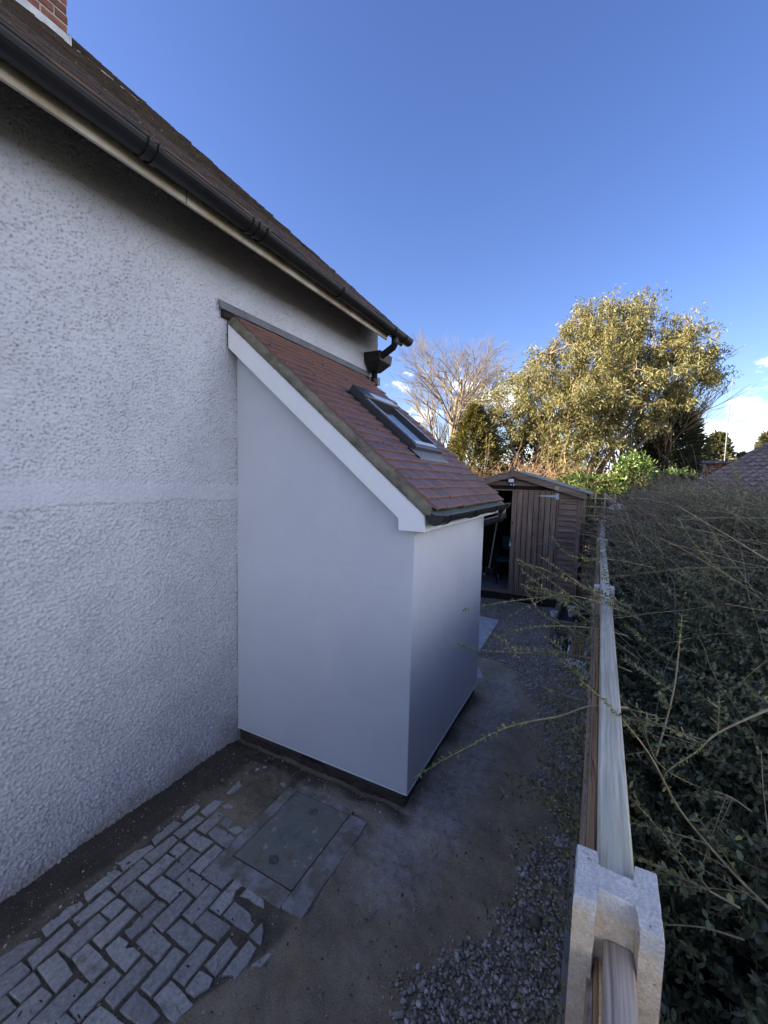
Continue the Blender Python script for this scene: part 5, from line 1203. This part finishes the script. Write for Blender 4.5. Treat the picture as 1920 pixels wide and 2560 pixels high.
for i, s_ in enumerate(SHOOTS):
    pl_ = smooth_line(s_); n = len(pl_)
    thick = 0.0040 if i == 11 else (0.0034 if i in (0, 12, 13) else 0.0025)
    r_ = np.linspace(0.0009, thick, n)
    if i in (11, 13, 18, 19): r_ = np.linspace(0.0016, thick, n)
    mb = MB().tube([tuple(p) for p in pl_], list(r_), 6); so = mb.build("arching_shoot", "shoot", hg, smooth=True)
    ln = np.linalg.norm(np.diff(pl_, axis=0), axis=1).sum()
    frac = 0.62 if i in (0,) else (0.35 if i in (10, 11, 13) else 0.7)
    n0 = max(3, int(n * frac)); sub = pl_[None, :n0][:, ::-1]
    V_, F_ = leaf_pairs(sub, np.array([ln * frac]), rg, 0.011 if i else 0.0095, 0.013 if i else 0.0125, 0.05)
    add("leaves", mesh_np("leaves", V_, F_, 'shoot_leaf' if i in (0, 1, 2, 3, 12, 18) else ('hedge_leaf' if i % 3 == 0 else 'shoot_leaf')), so)
# leafy side sprays that hang over the fence
Psp = []; 
for i in (1, 2, 4, 5, 6, 7, 14, 15, 11, 12, 13, 17, 18, 20, 21, 22):
    pl_ = smooth_line(SHOOTS[i], 20)
    for k in range(5):
        j = int(rg.integers(8, 20)); b_ = pl_[j]; d = np.array([rg.normal(-0.55, 0.3), rg.normal(0.05, 0.35), rg.normal(0.12, 0.3)]); d = d / np.linalg.norm(d); l_ = rg.uniform(0.08, 0.24)
        Psp.append([b_ + d * l_ * t_ + np.array([0, 0, -0.10 * l_ * t_ * t_]) for t_ in np.linspace(0, 1, 7)])
Psp = np.array(Psp)
V_, F_ = tubes_np(Psp, np.linspace(0.0015, 0.0007, 7)[None, :] * np.ones((len(Psp), 1)), 4)
sp_ = add("side_sprays", mesh_np("side_sprays", V_, F_, 'shoot'), hg); sp_['kind'] = 'stuff'
V_, F_ = leaf_pairs(Psp, np.full(len(Psp), 0.17), rg, 0.012, 0.0145, 0.1)
add("leaves", mesh_np("leaves", V_, F_, 'hedge_leaf'), sp_)['kind'] = 'stuff'

# ------------------------------------------------------------------ trees
def grow(rg, start, d, ln, r, depth, nch, spread, up, gn, K=7, shrink=0.68, minr=0.003, t0=0.3):
    """recursive branching; returns list of (depth, points, radii)"""
    out = []
    def rec(p, d, ln, r, dep):
        pts = [p.copy()]; q = p.copy(); dd = d.copy()
        for j in range(K - 1):
            dd = dd + rg.normal(0, gn, 3) + np.array([0, 0, up]); dd /= np.linalg.norm(dd); q = q + dd * ln / (K - 1); pts.append(q.copy())
        pts = np.array(pts); rr = np.linspace(r, max(r * 0.5, minr * 0.6), K); out.append((dep, pts, rr))
        if dep == 0: return
        nn = max(1, int(round(nch[depth - dep] * rg.uniform(0.8, 1.2))))
        for c in range(nn):
            t_ = t0 + (1 - t0) * (c + rg.uniform(0.2, 0.9)) / nn; t_ = min(t_, 0.999); i = int(t_ * (K - 1)); f = t_ * (K - 1) - i
            b_ = pts[i] * (1 - f) + pts[i + 1] * f; tg = pts[i + 1] - pts[i]; tg /= np.linalg.norm(tg)
            a = rg.normal(0, 1, 3); a -= tg * a.dot(tg); a /= np.linalg.norm(a); an = rad(spread * rg.uniform(0.6, 1.3))
            nd = tg * math.cos(an) + a * math.sin(an)
            rec(b_, nd, ln * shrink * rg.uniform(0.7, 1.15) * (1.1 - 0.35 * t_), max(rr[i] * 0.55, minr), dep - 1)
    rec(np.array(start, float), np.array(d, float) / np.linalg.norm(d), ln, r, depth)
    return out
def tree_mesh(br, mat, name, parent, sides=(8, 6, 4, 3, 3)):
    mx = max(b_[0] for b_ in br); Vs = []; Fs = []; off = 0
    for dep in range(mx + 1):
        sel = [b_ for b_ in br if b_[0] == dep]
        if not sel: continue
        V_, F_ = tubes_np(np.array([b_[1] for b_ in sel]), np.array([b_[2] for b_ in sel]), sides[min(mx - dep, 4)]); Vs.append(V_); Fs.append(F_ + off); off += len(V_)
    return add(name, mesh_np(name, np.concatenate(Vs), np.concatenate(Fs), mat, True), parent)
# bare tree far left
rg = np.random.default_rng(203)
t1 = thing("bare_tree", "tall leafless pale barked tree, leftmost behind the lean-to roof", "tree", (-4.4, 20, 0))
br = grow(rg, (-4.4, 20, 0), (0.02, 0, 1), 6.2, 0.17, 4, (15, 8, 6, 6), 36, 0.035, 0.06, 8, 0.62, 0.0045, 0.26)
tr1 = tree_mesh([b_ for b_ in br if b_[0] >= 3], 'pale_bark', "trunk", t1)
tree_mesh([b_ for b_ in br if b_[0] < 3], 'pale_twig', "crown", t1)
print("bare tree branches", len(br))
# the big gum tree: limbs fan out to leaf clumps that fill its uneven outline
t2 = thing("gum_tree", "big sunlit olive green gum tree with several leaning stems", "tree", (1.2, 14, 0))
rg = np.random.default_rng(212)
GUM = np.array([(-1.36,2.94),(-1.51,4.58),(-0.79,5.26),(-0.31,5.57),(0.08,5.94),(0.49,6.44),(0.58,6.60),(0.98,6.38),(1.20,6.88),(1.50,7.09),(1.72,7.44),(1.94,7.62),(2.29,7.59),(2.47,7.31),(2.69,7.40),(3.07,7.49),(3.29,7.36),(3.50,7.26),(3.64,6.70),(3.86,6.44),(4.10,6.72),(4.28,6.84),(4.46,6.47),(4.73,6.25),(4.78,5.91),(5.04,5.59),(5.01,5.31),(5.18,5.12),(5.09,4.84),(4.81,4.69),(4.59,4.47),(4.30,4.37),(3.85,4.15),(3.57,3.67),(3.20,3.43),(2.67,2.93),(2.10,2.66),(1.55,2.59),(0.83,2.93),(0.19,3.64),(-0.37,3.66),(-0.69,2.94)])
def inside(p, poly):
    x, y = p; c = False; n = len(poly); j = n - 1
    for i in range(n):
        if (poly[i][1] > y) != (poly[j][1] > y) and x < (poly[j][0] - poly[i][0]) * (y - poly[i][1]) / (poly[j][1] - poly[i][1]) + poly[i][0]: c = not c
        j = i
    return c
cl_ = []
tries = 0
while len(cl_) < 320 and tries < 20000:
    tries += 1
    p = (rg.uniform(GUM[:, 0].min(), GUM[:, 0].max()), rg.uniform(GUM[:, 1].min(), GUM[:, 1].max()))
    if not inside(p, GUM): continue
    edge_ = np.min(np.hypot(GUM[:, 0] - p[0], GUM[:, 1] - p[1]))
    if edge_ < 0.10: continue
    dep = rg.uniform(-1, 1) * min(1.5, 0.35 + 0.8 * edge_)
    q = np.array([p[0] + dep * (p[0] - 2.46) / 14, 14 + dep, p[1] + dep * (p[1] - 2.1) / 14])
    if cl_ and np.min(np.linalg.norm(np.array(cl_) - q, axis=1)) < 0.30: continue
    cl_.append(q)
cl_ = np.array(cl_)
limbs = []
for (x0, tx, ty, tz, r) in ((1.05, -0.6, 13.7, 4.3, 0.10), (0.95, 0.1, 14.4, 5.2, 0.10), (1.2, 0.9, 13.6, 6.0, 0.12), (1.3, 1.7, 14.3, 7.0, 0.13), (1.45, 2.6, 14.0, 7.1, 0.13), (1.6, 3.3, 14.3, 6.6, 0.12), (1.7, 4.2, 13.8, 6.0, 0.12), (1.75, 4.7, 14.1, 5.0, 0.10), (1.6, 3.0, 13.3, 5.2, 0.10), (1.0, -0.3, 13.5, 3.4, 0.07), (1.4, 1.6, 13.2, 4.9, 0.09)):
    a = np.array([x0, 14 + rg.normal(0, 0.12), 0.0]); b_ = np.array([tx, ty, tz]); t_ = np.linspace(0, 1, 12)[:, None]
    mid = np.array([x0 + 0.30 * (tx - x0), (14 + ty) / 2, tz * 0.52])
    pts = (1 - t_) ** 2 * a + 2 * t_ * (1 - t_) * mid + t_ ** 2 * b_
    pts[1:-1] += rg.normal(0, 0.05, (10, 3)); limbs.append((3, pts, np.linspace(r, 0.018, 12)))
allp = np.concatenate([l_[1][4:] for l_ in limbs])
tw_ = []
for q in cl_:
    dd = np.linalg.norm((allp - q) * np.array([1, 1, 1]) + np.array([0, 0, 0]), axis=1) + 0.6 * np.maximum(0, allp[:, 2] - q[2] + 0.15)
    b_ = allp[np.argmin(dd)]; t_ = np.linspace(0, 1, 7)[:, None]
    pts = b_ + (q - b_) * t_ + np.array([0, 0, 1]) * 0.16 * np.linalg.norm(q - b_) * (t_ - t_ ** 2) + rg.normal(0, 0.03, (7, 3)) * (t_ * (1 - t_) * 4)
    tw_.append((1, pts, np.linspace(0.022, 0.006, 7)))
tree_mesh(limbs, 'bark', "trunk", t2); tree_mesh(tw_, 'bark', "limbs", t2)["kind"] = "stuff"
Pp = []; Dd = []; fine = []
for q in cl_:
    r_ = rg.uniform(0.22, 0.42); nn = int(rg.uniform(170, 380)); sub = q + rg.normal(0, 0.5 * r_, (7, 3))
    for s0_ in sub: fine.append((0, q + (s0_ - q) * np.linspace(0, 1, 4)[:, None], np.linspace(0.005, 0.003, 4)))
    k = rg.integers(0, 7, nn); Pp.append(sub[k] + rg.normal(0, 0.075, (nn, 3)) * np.array([1, 1, 1.25]))
    d = rg.normal(0, 1, (nn, 3)); d[:, 2] = d[:, 2] * 0.5 - 1.0; Dd.append(d)
Pp = np.concatenate(Pp); Dd = np.concatenate(Dd); n = len(Pp)
V_, F_ = leaves_np(Pp, Dd, 0.105 * rg.uniform(0.6, 1.4, n), 0.025 * rg.uniform(0.7, 1.3, n), rg, 0.1)
add("crown", mesh_np("crown", V_, F_, 'gum_leaf'), t2)['kind'] = 'stuff'
tree_mesh(fine, 'twig', "twigs", t2)['kind'] = 'stuff'
print("gum leaves", n, len(cl_))
# bare twiggy tree behind it
t3 = thing("bare_tree", "leafless thin twigged tree, its twigs showing right of the gum tree", "tree", (3.6, 16.5, 0))
rg = np.random.default_rng(222)
br = []
for d, ln in (((0.1, 0, 1), 4.8), ((0.4, 0, 1), 4.4), ((-0.25, 0, 1), 4.8)):
    br += grow(rg, (3.6, 16.5, 0), d, ln, 0.08, 3, (11, 8, 6), 32, 0.05, 0.06, 7, 0.6, 0.0045, 0.3)
tree_mesh([b_ for b_ in br if b_[0] >= 2], 'bark', "trunk", t3); tree_mesh([b_ for b_ in br if b_[0] < 2], 'twig', "crown", t3)
# conifers: drooping sprays round a spire
def conifer(name, label, x, y, h, r, mat, seed, n=9000, ln=0.20, wd=0.05, wind=0.0, zlo=0.0, blunt=1.0):
    rg = np.random.default_rng(seed); o = thing(name, label, "conifer", (x, y, 0))
    MB().tube([(x, y, 0), (x, y, h * 0.9)], [0.11, 0.02], 8).build("trunk", "bark", o)
    t_ = rg.random(n) ** 0.85; z = zlo + (h - zlo) * t_; ph = rg.uniform(0, 2 * math.pi, n)
    lump = 1 + 0.20 * np.sin(ph * 5 + z * 3.1) + 0.13 * np.sin(ph * 9 - z * 7.3) + 0.10 * np.sin(z * 13 + ph * 2)
    R = r * (1 - t_ ** (1.5 * blunt)) * lump * np.sqrt(rg.uniform(0.35, 1, n)) + 0.04
    P = np.stack([x + R * np.cos(ph) + wind * t_ * 0.4, y + R * np.sin(ph), z], 1)
    D = np.stack([np.cos(ph) + wind, np.sin(ph), rg.normal(0.45, 0.35, n)], 1) + rg.normal(0, 0.3, (n, 3))
    V_, F_ = leaves_np(P, D, ln * rg.uniform(0.6, 1.4, n), wd * rg.uniform(0.6, 1.4, n), rg, 0.15)
    c = add("crown", mesh_np("crown", V_, F_, mat), o); c['kind'] = 'stuff'; return o
conifer("conifer", "golden green conifer lit from the left, beside the gum tree", -1.25, 13.4, 4.5, 1.0, 'conifer', 231, 15000, 0.16, 0.04, 0, 0, 2.2)
conifer("conifer", "dark windswept conifer right of the gum tree", 4.1, 16.6, 5.3, 1.35, 'dark_conifer', 232, 12000, 0.26, 0.045, 0.8, 0, 1.6)
conifer("conifer", "dark green conifer at the back between gum tree and golden conifer", 0.3, 15.6, 4.4, 1.3, 'dark_conifer', 233, 8000, 0.2, 0.05, 0, 0, 2.0)
# laurel
def bush(name, label, cat, c, rad3, n, ln, wd, mat, seed, woody='twig', ntw=260):
    rg = np.random.default_rng(seed); o = thing(name, label, cat, (c[0], c[1], 0))
    d = unit(rg.standard_normal((n, 3))); d[:, 2] = np.abs(d[:, 2]) * 1.0 - 0.25
    lump = 1 + 0.16 * np.sin(4.1 * d[:, 0] * 2 + 3 * d[:, 2]) + 0.14 * np.sin(7 * d[:, 1] + 5 * d[:, 2] + seed) + 0.1 * np.sin(11 * d[:, 0] - 6 * d[:, 2])
    rr = rg.uniform(0.55, 1.0, n) ** 0.5 * lump
    P = np.array(c) + d * np.array(rad3) * rr[:, None]; P[:, 2] = np.maximum(P[:, 2], 0.05)
    D = d + rg.normal(0, 0.7, (n, 3)); D[:, 2] -= 0.1
    V_, F_ = leaves_np(P, D, ln * rg.uniform(0.6, 1.3, n), wd * rg.uniform(0.7, 1.3, n), rg, 0.12)
    cr = add("foliage", mesh_np("foliage", V_, F_, mat), o); cr['kind'] = 'stuff'
    d2 = unit(rg.standard_normal((ntw, 3))); d2[:, 2] = np.abs(d2[:, 2])
    t_ = np.linspace(0, 1, 6); base = np.array([c[0], c[1], 0.0])
    Pt = base + (np.array(c) - base + d2 * np.array(rad3) * 0.72)[:, None, :] * t_[None, :, None] + rg.normal(0, 0.04, (ntw, 6, 3)) * t_[None, :, None]
    V_, F_ = tubes_np(Pt, np.linspace(0.02, 0.004, 6)[None] * np.ones((ntw, 1)), 4)
    add("stems", mesh_np("stems", V_, F_, woody), o); return o
bush("laurel", "bright glossy green laurel bush, sunlit above the dark hedge", "laurel", (3.35, 13.1, 1.6), (2.15, 1.0, 1.5), 13000, 0.12, 0.05, 'laurel', 241)
bush("laurel", "darker laurel low behind the hedge, right of the sunlit one", "laurel", (4.9, 17.0, 1.6), (1.5, 1.0, 1.35), 4500, 0.12, 0.05, 'laurel', 242)
bush("shrub", "low evergreen shrub behind the shed roof's right slope", "shrub", (1.9, 12.2, 1.25), (0.9, 0.7, 1.15), 3200, 0.09, 0.04, 'laurel', 243)
# dry brown brush behind the shed
def brush(label, x0, x1, y, z0, z1, n, seed):
    rg = np.random.default_rng(seed); o = thing("dry_brush", label, "shrub", ((x0 + x1) / 2, y, 0))
    x = rg.uniform(x0, x1, n); D = np.stack([rg.normal(0, 0.5, n), rg.normal(0, 0.35, n), rg.uniform(0.4, 1.2, n)], 1); D = unit(D); Lg = rg.uniform(0.5, 1.3, n)
    t_ = np.linspace(0, 1, 7); st_ = np.stack([x, y + rg.normal(0, 0.3, n), rg.uniform(z0, z1, n)], 1)
    P = st_[:, None] + D[:, None] * (Lg[:, None] * t_)[:, :, None]; b_ = rg.normal(0, 0.3, (n, 3)); b_[:, 2] -= 0.35
    P += b_[:, None] * (Lg[:, None] * t_ ** 2)[:, :, None]
    V_, F_ = tubes_np(P, np.linspace(0.008, 0.003, 7)[None] * np.ones((n, 1)), 3)
    a = add("stems", mesh_np("stems", V_, F_, 'dry'), o); a['kind'] = 'stuff'
brush("tangle of dry brown stems behind the shed roof, left of the gum stems", -1.3, 1.3, 12.9, 0.2, 2.3, 1500, 251)
brush("tangle of dry brown stems around the foot of the gum tree", 0.6, 2.6, 12.9, 0.2, 1.9, 700, 252)
bush("beech_hedge", "distant russet beech hedge glimpsed left of the golden conifer", "hedge", (-7.2, 26, 1.9), (3.2, 0.9, 2.0), 7000, 0.14, 0.09, 'red_leaf', 244)
bush("shrub", "broad dark evergreen mass behind the shed and the gum stems", "shrub", (0.4, 17.5, 1.4), (3.6, 0.9, 2.1), 9000, 0.16, 0.06, 'far_leaf', 245)
bush("shrub", "dark evergreen mass between the laurels and the far conifers", "shrub", (5.0, 18.5, 1.3), (3.2, 0.9, 1.9), 7000, 0.16, 0.06, 'far_leaf', 246)
bush("shrub", "low dark shrub at the foot of the golden conifer", "shrub", (-1.7, 15.0, 1.0), (1.6, 0.8, 1.5), 4000, 0.12, 0.05, 'far_leaf', 247)
# far trees that close the view
rg = np.random.default_rng(261)
for i, (x_, y_, h_, r_, lb) in enumerate(((10.2, 40, 6.1, 1.7, "far pointed conifer just left of the mast"), (13.6, 42, 6.2, 1.3, "far pointed conifer above the neighbour's roof"), (12.2, 41, 4.6, 1.9, "far low rounded conifer between two pointed ones"), (15.4, 41, 5.0, 2.4, "far broad evergreen at the right edge"), (17.8, 43, 5.0, 2.6, "far broad evergreen beyond the right edge of the roof"), (8.2, 38, 4.4, 1.9, "far evergreen just right of the dark conifer"), (6.2, 37, 5.0, 2.2, "far evergreen behind the dark windswept conifer"))):
    conifer("far_conifer", lb, x_, y_, h_, r_, 'far_leaf', 262 + i, 3500, 0.5, 0.17, 0, 0, 1.0 if r_ < 1.8 else 2.4)
n = 16000; x_ = rg.uniform(-45, 60, n); z_ = rg.random(n) ** 0.8 * (2.2 + 0.9 * np.sin(x_ * 0.35) + 0.5 * np.sin(x_ * 1.3)); P = np.stack([x_, 55 + rg.uniform(-1.5, 1.5, n), z_], 1)
V_, F_ = leaves_np(P, rg.standard_normal((n, 3)) + np.array([0, -0.4, 0.6]), rg.uniform(0.4, 0.9, n), rg.uniform(0.2, 0.4, n), rg, 0.1)
tag(add("far_wood", mesh_np("far_wood", V_, F_, 'far_leaf')), "low far wood along the horizon", "wood", None, "stuff")

# ------------------------------------------------------------------ neighbour's bungalow on the right
nbh = thing("bungalow", "neighbour's low house with a dark tiled hip roof beyond the hedge", "house", (6.5, 12, 0))
uv = Vector((0.690, 0.723, 0)).normalized(); cv_ = Vector((uv.y, -uv.x, 0)); an = math.atan(0.434)
dN = uv * math.cos(an) + Vector((0, 0, 1)) * math.sin(an); nN = -uv * math.sin(an) + Vector((0, 0, 1)) * math.cos(an)
V0 = Vector((3.637, 10.276, 1.766))                       # a point on the verge
q = lambda s_, c_, n_=0.0: V0 + dN * s_ + cv_ * c_ + nN * n_
rr_ = MB().add([q(-1.6, 0), q(-1.6, 8), q(5.0, 8), q(5.0, 0), q(-1.6, 0, -0.1), q(-1.6, 8, -0.1), q(5.0, 8, -0.1), q(5.0, 0, -0.1)],
               [(3, 2, 1, 0), (4, 5, 6, 7), (0, 1, 5, 4), (1, 2, 6, 5), (2, 3, 7, 6), (3, 0, 4, 7)]).build("roof", "slate_tile", nbh)
e0, e1 = q(-1.5, 0.06), q(5.0, 0.06); wq = [e0, e1, e1 + uv * 4.8, e0 + uv * 0]
gw = MB(); top = [q(-1.4, 0.08, -0.1), q(5.0, 0.08, -0.1), q(5.0, 0.08, -0.1) + uv * 5.8 - Vector((0, 0, 2.6))]
V_ = [tuple(p) for p in top] + [tuple(p + cv_ * 0.2) for p in top] + [(top[2].x, top[2].y, -0.05), (top[0].x, top[0].y, -0.05)] + [((top[2] + cv_ * 0.2).x, (top[2] + cv_ * 0.2).y, -0.05), ((top[0] + cv_ * 0.2).x, (top[0] + cv_ * 0.2).y, -0.05)]
gw.add(V_, [(0, 1, 2, 6, 7), (9, 8, 5, 4, 3), (0, 3, 4, 1), (1, 4, 5, 2), (2, 5, 8, 6), (7, 9, 3, 0)]).build("gable_wall", "chimney_mortar", nbh)
MB().add([q(5.0, 0), q(5.0, 8), q(5.0, 8) + uv * 5.8 - Vector((0, 0, 2.6)), q(5.0, 0) + uv * 5.8 - Vector((0, 0, 2.6))], [(0, 1, 2, 3)]).build("rear_roof", "slate_tile", nbh)
fw0, fw1 = q(-1.3, 0.3, -0.1), q(-1.3, 8, -0.1)
MB().add([(fw0.x, fw0.y, -0.05), (fw1.x, fw1.y, -0.05), tuple(fw1), tuple(fw0)] + [tuple(Vector(p) + uv * 0.2) for p in ((fw0.x, fw0.y, -0.05), (fw1.x, fw1.y, -0.05), tuple(fw1), tuple(fw0))],
         [(0, 1, 2, 3), (7, 6, 5, 4), (0, 4, 5, 1), (1, 5, 6, 2), (2, 6, 7, 3), (3, 7, 4, 0)]).build("front_wall", "brick", nbh)
prof = [(-0.125, 0.0), (-0.10, 0.022), (-0.05, 0.026), (-0.02, 0.004), (0.03, 0.002), (0.075, 0.020), (0.125, 0.0)]
Vt = []
for s_, lift in ((0.0, 0.034), (0.30, 0.0)):
    for u_, h_ in prof: Vt.append((u_ * 0.8, s_, h_ * 1.25 + lift))
    for u_, h_ in prof[::-1]: Vt.append((u_ * 0.8, s_, h_ * 1.25 + lift - 0.018))
m_ = len(prof) * 2
tmN = MB().add(Vt, [tuple(range(m_)), tuple(range(2 * m_ - 1, m_ - 1, -1))] + [(k, (k + 1) % m_, m_ + (k + 1) % m_, m_ + k) for k in range(m_)]).mesh("roof_tile", "slate_tile")
rg = np.random.default_rng(281); nn_ = 0
for r_ in range(22):
    for k in range(19):
        s_ = -0.35 + r_ * 0.21
        if nn_ >= 298 or k > 9 + r_ * 0.5: continue
        mt_ = Matrix((cv_, dN, nN)).transposed().to_4x4(); mt_.translation = q(s_, 0.08 + k * 0.2, 0.006 + abs(rg.normal(0, 0.004)))
        o_ = bpy.data.objects.new("roof_tile", tmN); COL.objects.link(o_); o_.matrix_basis = mt_; setparent(o_, rr_); nn_ += 1
hp_ = MB()
for k in range(19): hp_.obox(q(-0.5 + k * 0.29, 0.0, 0.02), dN * 0.142, cv_ * 0.03, nN * 0.025 + dN * 0.004)
hp_.build("verge_tiles", "slate_tile", rr_, bevel=0.008)
# flat topped brick dormer with lead cap
dm = bx("brick_parapet", "chimney_mortar", nbh, 5.06, 6.6, 15.0, 15.9, 1.6, 2.80, 0)
bq = MB().box(-0.105, 0.105, -0.012, 0.02, -0.032, 0.032).mesh("brick", "brick", bevel=0.004)
for r_ in range(7):
    for k in range(5):
        x_ = 5.17 + k * 0.22 + (0.0 if r_ % 2 else 0.05); b_ = bpy.data.objects.new("brick", bq); COL.objects.link(b_); b_.location = (x_, 14.998, 2.32 + r_ * 0.076); setparent(b_, dm)
bx("lead_cap", "lead", nbh, 4.99, 6.7, 14.93, 15.95, 2.80, 2.88, 0.02)
bx("white_gutter_board", "upvc", nbh, 4.40, 5.05, 15.0, 15.3, 2.28, 2.42, 0.005)
bx("white_corner_post", "upvc", nbh, 4.42, 4.56, 14.94, 14.999, 1.4, 2.46, 0.005)
bx("rear_wall", "chimney_mortar", nbh, 4.45, 9, 15.31, 18, -0.05, 2.40, 0)
ms = thing("mast", "thin aerial mast rising against the white cloud", "aerial", (8.3, 30, 0))
MB().tube([(8.6, 30, 0), (8.62, 30, 6.9)], 0.03, 8).build("pole", "dull_steel", ms)
MB().tube([(8.625, 30, 6.6), (8.68, 30, 8.35)], 0.018, 8).build("whip", "dull_steel", ms)
MB().tube([(8.622, 30, 6.55), (8.628, 30, 6.75)], 0.05, 8).build("clamp", "dull_steel", ms)
# bits beyond the shed's right corner
pf = thing("timber_post", "sunlit timber post behind the trellis", "post", (2.42, 15.2, 0))
MB().box(2.36, 2.46, 15.15, 15.25, 0.0, 1.95).build("shaft", "cap_wood", pf, bevel=0.005)
fp = thing("garden_fence", "sunlit board fence glimpsed through the trellis", "fence", (1.9, 15.4, 0))
for k in range(9): bx("board", "cap_wood", fp, 1.60 + k * 0.085, 1.675 + k * 0.085, 15.30, 15.32, 0.2, 1.80 + 0.03 * math.sin(k * 2), 0.003)
bx("rail", "cap_wood", fp, 1.55, 2.4, 15.325, 15.37, 1.5, 1.58, 0)
shm = thing("plastic_sheet", "crumpled white plastic sheet beyond the far end of the fence", "plastic sheet", (2.8, 9.9, 1.4))
bm = bmesh.new(); bmesh.ops.create_icosphere(bm, subdivisions=3, radius=1); rg = np.random.default_rng(291)
for v in bm.verts: c = v.co; v.co = Vector((2.80 + c.x * 0.17, 9.95 + c.y * 0.25, 1.63 + c.z * 0.09 * (1 + 0.4 * math.sin(6 * c.x + 4 * c.y)) - abs(c.x) * 0.04))
for f in bm.faces: f.smooth = True
me = bpy.data.meshes.new("sheet"); bm.to_mesh(me); bm.free(); me.materials.append(M['white_plastic']); add("sheet", me, shm)
bx("support", "sleeper", shm, 2.70, 2.95, 9.8, 10.1, 0.0, 1.56, 0)
rl = thing("handrail", "short sloping grey timber rail beyond the far fence post", "rail", (2.62, 9.9, 1.2))
MB().obox((2.66, 9.7, 1.84), (0.13, 0.0, -0.10), (0, 0.02, 0), (0.012, 0, 0.016)).obox((2.68, 9.7, 1.76), (0.13, 0.0, -0.10), (0, 0.02, 0), (0.012, 0, 0.016)).build("bar", "old_cap", rl, bevel=0.002)
bx("upright", "dark_wood", rl, 2.58, 2.63, 9.68, 9.72, 0.0, 1.92, 0.002)
